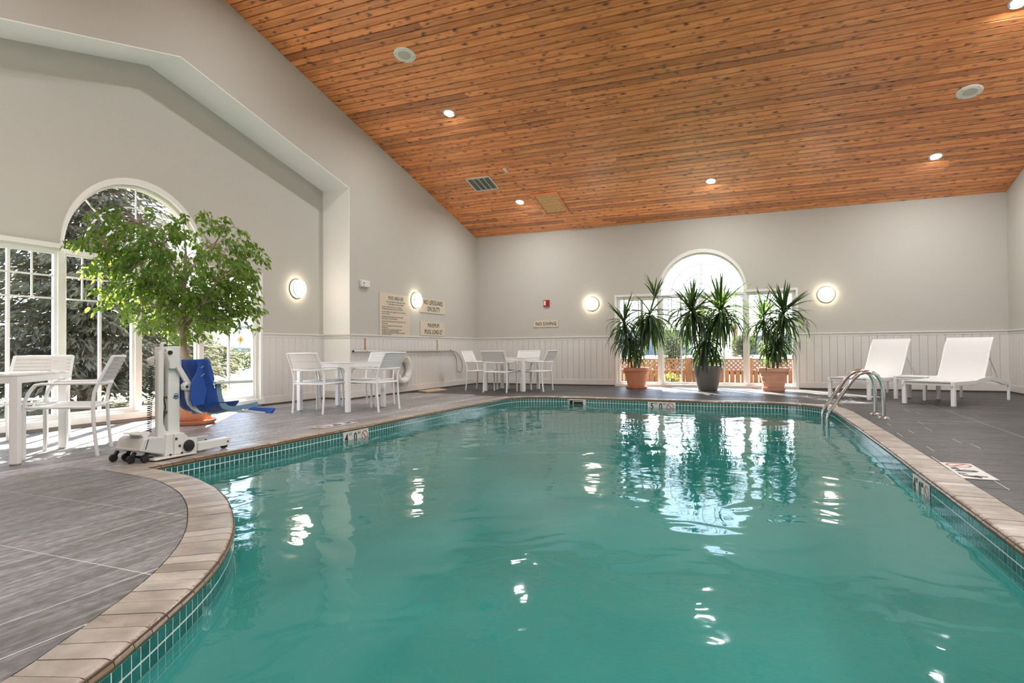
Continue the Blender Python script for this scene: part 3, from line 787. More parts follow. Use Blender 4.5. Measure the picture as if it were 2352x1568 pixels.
# water body, its rim tucked inside the wall
ww = offset(NOSE, 0.022); vv, ff = region(ww, [])
wb = extr(vv, ff, lambda u, v, t: (u, v, t), POOL_W, DEPTH - 0.004, MB())
pool_water = wb.obj('water', M['water']); pool_water['kind'] = 'structure'

# coping bricks with a bullnose, standing on a mortar bed
coping = MB()
oi_ = offset(NOSE, 0.006)
prof_m = [(0.0, -0.006), (0.0, -0.034)]
mm = len(NOSE)
vs = []
for z in (-0.004, -0.036):
    vs += [(x, y, z) for x, y in oi_] + [(x, y, z) for x, y in offset(NOSE, COPW)]
fs = []
for i in range(mm):
    j = (i + 1) % mm
    fs += [(i, j, mm + j, mm + i), (2 * mm + i, 3 * mm + i, 3 * mm + j, 2 * mm + j), (i, 2 * mm + i, 2 * mm + j, j)]
coping.add(vs, fs)
pool_coping = coping.obj('pool_coping', M['mortar'], fix=False); pool_coping['kind'] = 'structure'
BP = [(COPW - 0.006, 0.0015), (0.036, 0.0030), (0.024, 0.0015), (0.012, -0.0035), (0.003, -0.011), (0.0, -0.020), (0.003, -0.029), (0.014, -0.036), (0.05, -0.038), (COPW - 0.006, -0.038)]
brickN = 0
def brick(i):
    j = (i + 1) % mm; a, b = NOSE[i], NOSE[j]; oa, ob = OUTER[i], OUTER[j]
    vs = []; g = 0.0026
    dz = random.uniform(-0.0012, 0.0012)
    for (p, o, sgn) in ((a, oa, 1), (b, ob, -1)):
        dv = Vector((b[0] - a[0], b[1] - a[1])).normalized() * g * sgn
        for s, z in BP:
            t = s / COPW; vs.append((p[0] + (o[0] - p[0]) * t + dv.x, p[1] + (o[1] - p[1]) * t + dv.y, z + dz))
    k = len(BP)
    return MB().add(vs, [(q, q + 1, k + q + 1, k + q) for q in range(k - 1)] + [(k - 1, 0, k, 2 * k - 1)] + [tuple(range(k)), tuple(range(2 * k - 1, k - 1, -1))])
vis = [i for i in range(mm) if 0.75 < NOSE[i][1] and i < CORNER[2]]
for i in range(mm):
    if i in vis: brick(i).obj('brick', M['brick'], pool_coping, smooth=35)
rest = MB()
for i in range(mm):
    if i not in vis:
        q = brick(i); rest.add(q.v, q.f)
o = rest.obj('brick_run', M['brick'], pool_coping); o['kind'] = 'stuff'

# waterline tiles: two rows above the water and one under it, grout between
TP = 0.0535
tl = offset(NOSE, 0.011)
TSEG = []
for s, e in ((0, CORNER[1]), (CORNER[1], CORNER[2])):
    pl_ = [tl[i] for i in range(s, e + 1)]
    TSEG.append(resample(pl_, TP))
gb = offset(NOSE, 0.0088)
gw = MB().add([(x, y, -0.03) for x, y in gb] + [(x, y, -0.20) for x, y in gb], [(i, (i + 1) % mm, mm + (i + 1) % mm, mm + i) for i in range(mm)])
tile_band = gw.obj('trim_10', M['tilegrout'], fix=False); tile_band['kind'] = 'structure'
cands = []
MARKS = [(-4.5, 5.735, 6.225), ]                     # left wall marker, y range
def in_mark(p):
    x, y = p
    if x < -4.3 and 5.735 < y < 6.225: return True
    if -1.945 < x < -1.50 and y > 10.8: return True
    if x > 0.8 and 4.93 < y < 5.38: return True
    if -3.47 < x < -3.14 and y > 10.8: return True
    return False
for sg in TSEG:
    for a, b in zip(sg, sg[1:]):
        c = ((a[0] + b[0]) / 2, (a[1] + b[1]) / 2)
        if in_mark(c) or c[1] < 0.6: continue
        d = Vector((b[0] - a[0], b[1] - a[1])); nrm = Vector((d.y, -d.x)).normalized()      # into the pool
        dist = sqrt(c[0] ** 2 + c[1] ** 2 + 1.0)
        facing = max(0.0, -(nrm.x * c[0] + nrm.y * c[1])) / dist
        for r in range(3):
            cands.append(((facing + 0.02) / dist ** 2 * (1 if r < 2 else 0.3), a, b, nrm, r))
cands.sort(key=lambda q: -q[0])
def tile(a, b, nrm, r, mb):
    d = Vector((b[0] - a[0], b[1] - a[1])).normalized() * 0.0028
    z1 = -0.0385 - r * TP; z0 = z1 - TP + 0.0056
    pa, pb = Vector(a) + d, Vector(b) - d; n2 = nrm * 0.004; c = 0.0014
    ft = [(pa + n2 + d.normalized() * c, z0 + c), (pb + n2 - d.normalized() * c, z0 + c), (pb + n2 - d.normalized() * c, z1 - c), (pa + n2 + d.normalized() * c, z1 - c)]
    bk = [(pa - n2 * 0.5, z0), (pb - n2 * 0.5, z0), (pb - n2 * 0.5, z1), (pa - n2 * 0.5, z1)]
    vs = [(p.x, p.y, z) for p, z in ft + bk]
    return mb.add(vs, [(0, 1, 2, 3), (0, 4, 5, 1), (1, 5, 6, 2), (2, 6, 7, 3), (3, 7, 4, 0)])
for q in cands[:300]: tile(*q[1:], MB()).obj('tile', M['tile'], tile_band)
rest = MB()
for q in cands[300:]: tile(*q[1:], rest)
o = rest.obj('tile_run', M['tile'], tile_band); o['kind'] = 'stuff'
# ================================================================== CEILING AND WALL FIXTURES
TILT = atan2(SL, 1.0)
def on_ceiling(o, x, y):
    o.location = (x, y, zceil(y)); o.rotation_euler = (-TILT if y > YR else TILT, 0, 0)
# local frame on the ceiling: z up into the roof; things hang down along -z
def make_can():
    t = thing('recessed_ceiling_light', 'x', 'light')
    MB().lathe([(0.082, -0.002), (0.112, -0.003), (0.115, -0.008), (0.108, -0.014), (0.086, -0.012), (0.082, -0.004)], n=32, cap=False).obj('trim_ring', M['white'], t, True)
    MB().lathe([(0.001, -0.016), (0.05, -0.014), (0.083, -0.006)], n=32, cap=False).obj('lens', M['canlens'], t, True)
    return t
CANS_AND_FILL = [(-5.24, 13.06, 'lit recessed ceiling light beside the wooden ceiling hatch'), (-1.01, 13.05, 'lit recessed ceiling light near the eave, middle of the back row'),
        (2.86, 13.04, 'lit recessed ceiling light near the eave towards the right wall'), (-5.24, 9.66, 'lit recessed ceiling light below the round speaker near the left wall'),
        (2.98, 9.48, 'lit recessed ceiling light cut off by the top right corner'),
        (-5.24, 6.2, None), (-1.0, 6.2, None), (2.95, 6.2, None), (-5.24, 2.6, None), (-1.0, 2.6, None), (2.95, 2.6, None), (-1.0, -0.8, None), (2.95, -0.8, None)]  # unseen lamps without fixtures, added to brighten the room
can0 = make_can()
for i, (x, y, lab) in enumerate(CANS_AND_FILL):
    if lab:
        c = can0 if i == 0 else dup(can0)
        c['label'] = lab; c['group'] = 'recessed ceiling lights'
        on_ceiling(c, x, y)
    ld = bpy.data.lights.new('can_or_fill_lamp', 'AREA'); ld.shape = 'DISK'; ld.size = 0.16; ld.energy = CAN_FILL_WATT * (0.5 if y > 11 else 0.45 if x < -5 else 1.0); ld.color = CAN_FILL_COL; ld.spread = radians(175)
    lo = bpy.data.objects.new('can_or_fill_lamp', ld); COL.objects.link(lo)
    lo.location = (x, y, zceil(y) - 0.03)
# speakers
def make_speaker():
    t = thing('ceiling_speaker', 'x', 'speaker')
    MB().lathe([(0.001, -0.004), (0.095, -0.004), (0.10, -0.012), (0.168, -0.010), (0.175, -0.004), (0.175, 0.0)], n=40, cap=False).obj('flange', M['speaker'], t, True)
    MB().lathe([(0.001, -0.012), (0.06, -0.011), (0.094, -0.006)], n=32, cap=False).obj('grille', M['mesh'], t, True)
    for k in range(4):
        a = k * pi / 2 + 0.6
        MB().lathe([(0.001, -0.0135), (0.006, -0.013), (0.007, -0.010)], (0.143 * cos(a), 0.143 * sin(a), 0), 10, cap=False).obj('screw', M['ink'], t)
    return t
sp = make_speaker(); on_ceiling(sp, -5.21, 8.16); tag(sp, 'round white ceiling speaker towards the left wall', 'speaker', 'ceiling speakers')
sp2 = dup(sp, label='round white ceiling speaker towards the right wall'); on_ceiling(sp2, 2.91, 11.24)
# air register
t = thing('air_register', 'white ceiling air register with four louvred openings', 'vent'); on_ceiling(t, -5.74, 12.115)
fr = MB()
w, h = 0.285, 0.285
for a, b, c, d in ((-w, w, -h, -h + 0.035), (-w, w, h - 0.035, h), (-w, -w + 0.03, -h, h), (w - 0.03, w, -h, h)): fr.box(a, b, c, d, -0.014, 0.0)
fr.obj('vent_frame', M['white'], t)
MB().box(-w + 0.02, w - 0.02, -h + 0.02, h - 0.02, -0.003, -0.001).obj('backing', mat('dusty vent back', (0.30, 0.28, 0.22), 0.9, var=0.4, vscale=18), t)
for k in range(3):
    x = -w + 0.03 + (k + 1) * (2 * w - 0.06) / 4
    MB().box(x - 0.008, x + 0.008, -h + 0.03, h - 0.03, -0.014, -0.002).obj('divider', M['white'], t)
for k in range(4):
    x0 = -w + 0.03 + k * (2 * w - 0.06) / 4 + 0.012
    for q in range(5):
        x = x0 + q * 0.024
        MB().bar((x, -h + 0.04, -0.007), (x, h - 0.04, -0.007), 0.014, 0.002, up=(0.7, 0, 0.7)).obj('louver', M['galv'], t)
# wooden access hatch
t = thing('ceiling_hatch', 'square cedar access hatch framed in the ceiling', 'hatch'); on_ceiling(t, -4.56, 13.29)
for nm, a, b, c, d in (('frame_rail', -0.32, 0.32, -0.52, -0.44), ('frame_rail', -0.32, 0.32, 0.44, 0.52), ('frame_stile', -0.32, -0.24, -0.44, 0.44), ('frame_stile', 0.24, 0.32, -0.44, 0.44)):
    bevel(MB().box(a, b, c, d, -0.030, -0.002).obj(nm, M['cedar'], t), 0.005)
for k in range(7):
    y0 = -0.43 + k * 0.1229
    bevel(MB().box(-0.235, 0.235, y0 + 0.002, y0 + 0.121, -0.014, -0.003).obj('hatch_board', M['cedar2'], t), 0.004)
t = thing('ceiling_sensor', 'small white sensor box on the ceiling by the air register', 'sensor'); on_ceiling(t, -5.0, 11.69)
bevel(MB().box(-0.035, 0.035, -0.07, 0.07, -0.03, -0.001).obj('housing', M['plastic'], t), 0.006)
MB().box(-0.02, 0.02, -0.03, 0.03, -0.034, -0.03).obj('cover', M['white'], t)

# wall lamps
def make_sconce():
    t = thing('wall_lamp', 'x', 'lamp')
    # axis +x points out of the wall
    MB().lathe([(0.001, 0.002), (0.172, 0.002), (0.176, 0.008), (0.176, 0.020), (0.168, 0.024), (0.001, 0.024)], n=40, axis='x', cap=False).obj('back_plate', M['lampring'], t, True)
    MB().lathe([(0.160, 0.024), (0.163, 0.085), (0.158, 0.094), (0.13, 0.101), (0.08, 0.106), (0.001, 0.108)], n=40, axis='x', cap=False).obj('diffuser', M['lampglass'], t, True)
    MB().lathe([(0.161, 0.074), (0.168, 0.076), (0.169, 0.088), (0.160, 0.092)], n=40, axis='x', cap=False).obj('retaining_ring', M['lampring'], t, True)
    MB().lathe([(0.005, -0.006), (0.005, 0.006)], (0.08, 0.1655, -0.03), 8, axis='y').obj('screw', M['lampring'], t)
    return t
sc = make_sconce(); sc.location = (XA, 8.58, 2.03); tag(sc, 'lit round wall lamp in the window alcove, by the column', 'lamp', 'round wall lamps')
dup(sc, (XL, 11.595, 2.015), 0.0, 'lit round wall lamp between the pool rules and lifeguard signs')
dup(sc, (-3.98, YB, 2.025), -pi / 2, 'lit round wall lamp on the back wall right of the NO DIVING sign')
dup(sc, (1.195, YB, 2.04), -pi / 2, 'lit round wall lamp on the back wall between the arched window and the loungers')

# signs on the left wall: local x runs along +y of the room, so text faces +x
def wall_sign(name, label, y0, y1, z0, z1):
    t = thing(name, label, 'sign', (XL, (y0 + y1) / 2, (z0 + z1) / 2))
    b = bevel(MB().box(0.002, 0.016, -(y1 - y0) / 2, (y1 - y0) / 2, -(z1 - z0) / 2, (z1 - z0) / 2).obj('sign_board', M['sign'], t), 0.002)
    return t
RL = (pi / 2, 0, pi / 2)
t = wall_sign('pool_rules_sign', 'tall cream sign headed POOL AREA USE with lines of rules', 10.24, 11.36, 1.225, 2.085)
lettering('POOL AREA USE', 0.105, t, (0.017, 0.02, 0.335), RL, M['ink'], xs=0.72)
lines = [('FOR YOUR SAFETY IT IS REQUIRED THAT', 0.255, 'C'), ('YOU OBSERVE THE FOLLOWING', 0.205, 'C'),
         ('DO NOT ENTER THE POOL IF YOU HAVE A', 0.145, 'L'), ('COMMUNICABLE DISEASE OR AN OPEN CUT', 0.103, 'L'), ('DO NOT BRING FOOD, DRINK, GUM OR TOBACCO', 0.045, 'L'), ('INTO THE POOL', 0.003, 'L'),
         ('SHOWER BEFORE ENTERING THE POOL AND', -0.055, 'L'), ('AFTER USE OF TOILET FACILITIES', -0.097, 'L'), ('DO NOT RUN OR ENGAGE IN ROUGH PLAY IN THE', -0.15, 'L'), ('POOL AREA', -0.192, 'L'),
         ('DIAPER CHANGING ON THE POOL DECK IS', -0.24, 'L'), ('PROHIBITED', -0.28, 'L'), ('ALL NON TOILET TRAINED CHILDREN ARE', -0.318, 'L'), ('REQUIRED TO WEAR SWIM DIAPERS', -0.350, 'L'),
         ('GLASS AND SHATTERABLE ITEMS ARE PROHIBITED', -0.383, 'L'), ('IN THE POOL AREA', -0.412, 'L')]
M['ink2'] = mat('grey brown small print', (0.22, 0.19, 0.15), 0.6)
for s_, z, al in lines:
    if al == 'C': lettering(s_, 0.048, t, (0.017, 0.02, z), RL, M['ink2'], xs=0.80)
    else: lettering(s_, 0.041, t, (0.017, -0.49, z), RL, M['ink2'], 'LEFT', xs=0.92)
t = wall_sign('lifeguard_sign', 'cream sign reading NO LIFEGUARD ON DUTY', 11.80, 12.91, 1.765, 2.09)
lettering('NO LIFEGUARD', 0.155, t, (0.017, 0.03, 0.075), RL, M['ink'], xs=0.82, weight=0.001)
lettering('ON DUTY', 0.155, t, (0.017, 0.03, -0.075), RL, M['ink'], xs=0.82, weight=0.001)
t = wall_sign('pool_load_sign', 'cream sign reading MAXIMUM POOL LOAD-27', 11.80, 12.91, 1.245, 1.56)
lettering('MAXIMUM', 0.142, t, (0.017, 0.02, 0.075), RL, M['ink'], xs=0.80)
lettering('POOL LOAD-27', 0.145, t, (0.017, 0.02, -0.075), RL, M['ink'], xs=0.80, weight=0.001)
t = thing('no_diving_sign', 'cream sign reading NO DIVING on the back wall', 'sign', (-5.195, YB, 1.56))
bevel(MB().box(-0.34, 0.34, -0.016, -0.002, -0.085, 0.085).obj('sign_board', M['sign'], t), 0.002)
lettering('NO DIVING', 0.125, t, (0, -0.017, 0), (pi / 2, 0, 0), M['ink'], xs=0.86, weight=0.0008)
# emergency light
t = thing('emergency_light', 'small white box on the left wall by the column', 'light', (XL, 9.73, 2.20))
bevel(MB().box(0.0, 0.06, -0.135, 0.135, -0.065, 0.065).obj('housing', M['plastic'], t), 0.012)
MB().lathe([(0.001, 0.068), (0.018, 0.066), (0.02, 0.06)], (0, -0.06, 0.01), 12, axis='x', cap=False).obj('indicator', M['galv'], t)
MB().box(0.06, 0.062, -0.09, -0.03, -0.045, -0.035).obj('test_label', M['galv'], t)
# fire alarm strobe
t = thing('fire_alarm', 'red fire alarm strobe on the back wall above the NO DIVING sign', 'alarm', (-5.175, YB, 2.085))
bevel(MB().box(-0.078, 0.078, -0.045, 0.0, -0.085, 0.085).obj('housing', M['red'], t), 0.008)
bevel(MB().box(-0.058, -0.008, -0.07, -0.045, -0.055, 0.06).obj('strobe_lens', mat('clear strobe lens', (0.75, 0.74, 0.72), 0.2), t), 0.008)
for k in range(5):
    MB().box(0.008, 0.06, -0.048, -0.045, -0.05 + k * 0.024, -0.038 + k * 0.024).obj('grille_slot', mat('dark red slot', (0.12, 0.01, 0.01), 0.7) if k == 0 else bpy.data.materials['dark red slot'], t)

# life hook pole on brackets
t = thing('rescue_pole', 'long aluminium pole with wire life hook held on wall brackets', 'pole', (XL, 11.3, 0.9))
MB().tube([(0.055, -1.97, 0.0), (0.055, 1.28, -0.015)], 0.019, 12).obj('pole', M['brushed'], t, True)
MB().tube([(0.055, -1.975, 0.0), (0.055, -1.955, 0.0)], 0.0205, 12).obj('end_cap', M['rubber'], t, True)
MB().tube([(0.055, 1.20, -0.0145), (0.055, 1.30, -0.0155)], 0.022, 12).obj('coupling', M['rope'], t, True)
MB().tube([(0.055, 1.28, -0.015), (0.055, 1.88, -0.02)], 0.016, 12).obj('hook_shaft', M['brushed'], t, True)
hook = [(0.055, 1.86, -0.01), (0.058, 1.98, -0.015), (0.06, 2.12, -0.05), (0.06, 2.28, -0.14), (0.06, 2.40, -0.26), (0.06, 2.44, -0.38), (0.06, 2.43, -0.47), (0.06, 2.38, -0.53), (0.06, 2.30, -0.555), (0.06, 2.20, -0.53), (0.06, 2.14, -0.47), (0.06, 2.15, -0.38), (0.06, 2.13, -0.26), (0.06, 2.06, -0.14), (0.058, 1.96, -0.055), (0.055, 1.86, -0.03)]
MB().tube(hook, 0.009, 8).obj('life_hook', M['galv'], t, True)
for q in ((1.80, 0.012), (1.85, 0.012)):
    MB().ball((0.055, q[0], 0.005), 0.011, 8, 6).obj('rivet', M['ink'], t)
for i, (yy, lab) in enumerate(((-1.55, 'rusty wall bracket holding the rescue pole near the column'), (1.24, 'rusty wall bracket holding the hook end of the rescue pole'))):
    t = thing('pole_bracket', lab, 'bracket', (XL, 11.3 + yy, 1.03), group='rescue pole brackets')
    bevel(MB().box(0.013, 0.022, -0.022, 0.022, -0.14, 0.12).obj('strap', mat('rusty painted steel', (0.42, 0.29, 0.16), 0.75, var=0.3, vscale=30) if i == 0 else bpy.data.materials['rusty painted steel'], t), 0.002)
    MB().tube([(0.016, 0, -0.10), (0.05, 0, -0.155), (0.08, 0, -0.145), (0.085, 0, -0.11)], 0.006, 8).obj('hook', M['rope'], t, True)
    for z in (0.09, 0.02, -0.05): MB().ball((0.022, 0.008, z), 0.006, 8, 6).obj('screw', M['rust'], t)
# life ring with rope
t = thing('life_ring', 'white life ring hanging on the left wall below the pole', 'life ring', (XL, 10.93, 0.515))
pts = [(0.10, 0.25 * cos(a), 0.25 * sin(a)) for a in [2 * pi * k / 40 for k in range(40)]]
MB().tube(pts, 0.078, 14, closed=True, sq=(1, 0.8)).obj('ring', M['ring'], t, True)
for k in range(4):
    a = pi / 4 + k * pi / 2
    b0 = [Vector((0.10, 0.25 * cos(a + d), 0.25 * sin(a + d))) for d in (-0.12, 0.12)]
    MB().tube([b0[0], b0[1]], 0.084, 14, sq=(1, 0.8)).obj('band', M['sling'], t, True)
rr = MB()
for k in range(4):
    a0, a1 = pi / 4 + k * pi / 2, pi / 4 + (k + 1) * pi / 2
    rr.tube([(0.10, (0.34 + 0.05 * sin(pi * i / 8)) * cos(a0 + (a1 - a0) * i / 8), (0.34 + 0.05 * sin(pi * i / 8)) * sin(a0 + (a1 - a0) * i / 8) - (0.03 * sin(pi * i / 8) if k in (2, 3) else 0)) for i in range(9)], 0.008, 6)
rr.obj('grab_line', M['rope'], t, True)
cr = MB()
for k in range(4):
    o_ = k * 0.022 - 0.03
    cr.tube([(0.15 + 0.006 * k, o_ + 0.03 * cos(q), 0.235 + 0.085 * sin(q)) for q in [2 * pi * i / 20 for i in range(20)]], 0.009, 6, closed=True)
cr.tube([(0.10, -0.02, 0.325), (0.08, -0.10, 0.30), (0.07, -0.2, 0.29), (0.07, -0.28, 0.27)], 0.009, 6)
cr.tube([(0.12, 0.02, 0.31), (0.08, 0.0, 0.33), (0.05, -0.03, 0.33)], 0.009, 6)
cr.obj('throw_rope', M['rope'], t, True)
MB().tube([(0.014, -0.03, 0.325), (0.13, -0.03, 0.315), (0.14, -0.03, 0.335)], 0.008, 8).obj('peg', M['galv'], t, True)

# loose board by the wall
t = thing('loose_board', 'flat tan board lying on the deck against the left wall', 'board', (0, 0, 0))
bevel(MB().prism([(-7.12, 11.63), (-6.70, 11.30), (-6.68, 12.18), (-7.11, 12.52)], 0.001, 0.022, lambda u, v, z: (u, v, z)).obj('panel', M['wood'], t), 0.003)

# ------------------------------------------------------------------ pool fittings
def nodiving(mb_red, mb_ink, r, place):
    a = arch_pts(0, 0, r, 0, 2 * pi, 28)[:-1]; b = arch_pts(0, 0, r * 0.84, 0, 2 * pi, 28)[:-1]
    vs = [place(u, v, 0.0012) for u, v in a] + [place(u, v, 0.0012) for u, v in b]; k = len(a)
    mb_red.add(vs, [(i, (i + 1) % k, k + (i + 1) % k, k + i) for i in range(k)])
    c = 0.7071 * r * 0.88; w = r * 0.07
    mb_red.add([place(-c - w, c - w, 0.0012), (place(-c + w, c + w, 0.0012)), place(c + w, -c + w, 0.0012), place(c - w, -c - w, 0.0012)], [(0, 1, 2, 3)])
    # diving figure
    for poly in ([(-0.35, 0.30), (0.15, 0.02), (0.10, -0.08), (-0.40, 0.20)], [(0.12, 0.02), (0.45, -0.30), (0.40, -0.36), (0.08, -0.06)]):
        mb_ink.add([place(u * r, v * r, 0.001) for u, v in poly], [tuple(range(len(poly)))])
def marker(name, label, origin, udir, vdir, w, h, digit, nrm):
    """depth marker: udir reading direction, vdir up, origin = centre of its face"""
    t = thing(name, label, 'depth marker')
    O = Vector(origin); U = Vector(udir).normalized(); V = Vector(vdir).normalized(); N = Vector(nrm).normalized()
    pl = lambda u, v, d: O + U * u + V * v + N * d
    n_ = 3; g = 0.002; tw = w / n_
    for k in range(n_):
        a = -w / 2 + k * tw
        MB().prism([(a + g, -h / 2), (a + tw - g, -h / 2), (a + tw - g, h / 2), (a + g, h / 2)], -0.004, 0.0, pl).obj('tile', M['markplate'], t)
    R = Matrix((U, V, N)).transposed().to_euler()
    def put(s, size, u, v, xs=1.0, wgt=0.0): lettering(s, size, t, pl(u, v, 0.001), R, M['ink'], xs=xs, weight=wgt)
    put(digit, h * 0.95, -w / 2 + tw * 0.36, 0, 0.85, 0.003); put('FT', h * 0.33, -w / 2 + tw * 0.82, h * 0.28)
    put('0', h * 0.95, 0 - tw * 0.12, 0, 0.85, 0.003); put('IN', h * 0.33, tw * 0.32, h * 0.28)
    a, b = MB(), MB(); nodiving(a, b, h * 0.40, lambda u, v, d: pl(w / 2 - tw * 0.5 + u, v, d)); a.obj('no_diving_symbol', M['red'], t, fix=False); b.obj('diver_symbol', M['ink'], t, fix=False)
    return t
marker('depth_marker', 'white 4 FT 0 IN tile marker in the left pool wall', (-4.518, 5.98, -0.115), (0, 1, 0), (0, 0, 1), 0.485, 0.15, '4', (1, 0, 0))
marker('depth_marker', 'white 5 FT 0 IN tile marker in the far pool wall', (-1.722, 10.955, -0.115), (1, 0.0, 0), (0, 0, 1), 0.44, 0.15, '5', (0, -1, 0))
_d = Vector((1.000 - 1.012, 5.38 - 4.93, 0)).normalized()
marker('depth_marker', 'white 4 FT 0 IN tile marker in the right pool wall', (1.006, 5.155, -0.115), (0.027, -1, 0), (0, 0, 1), 0.45, 0.15, '4', (-1, -0.027, 0))
marker('depth_marker', 'white 4 FT 0 IN marker flat on the right deck beside the coping', (1.335, 5.37, 0.0065), (0, 1, 0), (-1, 0, 0), 0.63, 0.205, '4', (0, 0, 1))
marker('depth_marker', 'white 4 FT 0 IN marker flat on the left deck beside the coping', (-4.885, 6.05, 0.0065), (0, -1, 0), (1, 0, 0), 0.63, 0.20, '4', (0, 0, 1))
# skimmer mouth in the far wall
t = thing('pool_skimmer', 'rectangular skimmer mouth in the far pool wall below the table', 'skimmer', (-3.305, 11.07, -0.12), 0.11)
sk = MB()
for a, b, c, d in ((-0.165, 0.165, 0.065, 0.082), (-0.165, 0.165, -0.12, -0.10), (-0.165, -0.148, -0.10, 0.065), (0.148, 0.165, -0.10, 0.065)): sk.box(a, b, -0.012, 0.02, c, d)
sk.obj('mouth_frame', M['plastic'], t)
MB().box(-0.15, 0.15, 0.008, 0.02, -0.11, 0.07).obj('throat', M['rubber'], t)
dr = MB()
for a, b, c, d in ((-0.08, 0.13, 0.04, 0.05), (-0.08, -0.07, -0.06, 0.04), (0.12, 0.13, -0.06, 0.04)): dr.box(a, b, -0.016, 0.006, c, d)
dr.obj('weir_frame', M['white'], t); MB().box(-0.07, 0.12, -0.006, 0.004, -0.06, 0.0).obj('weir_flap', M['rust'], t)
# handrails
def rail_path(y, dx, dz):
    k = [(0.73, -0.62), (0.73, -0.30), (0.73, -0.02), (0.745, 0.035), (0.78, 0.10), (1.005, 0.455), (1.05, 0.515), (1.10, 0.558), (1.155, 0.582), (1.21, 0.588), (1.265, 0.572), (1.31, 0.535), (1.345, 0.475), (1.362, 0.40), (1.367, 0.30), (1.37, 0.01)]
    return [(p[0] + dx, y, p[1] + dz * (p[1] > 0.1)) for p in k]
t = thing('pool_handrail', 'pair of curved stainless steel handrails at the pool edge by the loungers', 'handrail')
for y, dx in ((9.0, 0.0), (9.5, -0.02)):
    p2 = catmull3 = None
    path = rail_path(y, dx, 0.0)
    MB().tube(path, 0.0245, 14).obj('rail', M['chrome'], t, True)
    MB().lathe([(0.026, 0.022), (0.05, 0.018), (0.062, 0.008), (0.064, 0.001)], (1.37 + dx, y, 0.0), 24, cap=False).obj('base_flange', M['chrome'], t, True)
for z in (-0.35, -0.58):
    MB().box(0.66, 0.80, 9.0, 9.5, z - 0.015, z + 0.015).obj('step', M['brushed'], t)
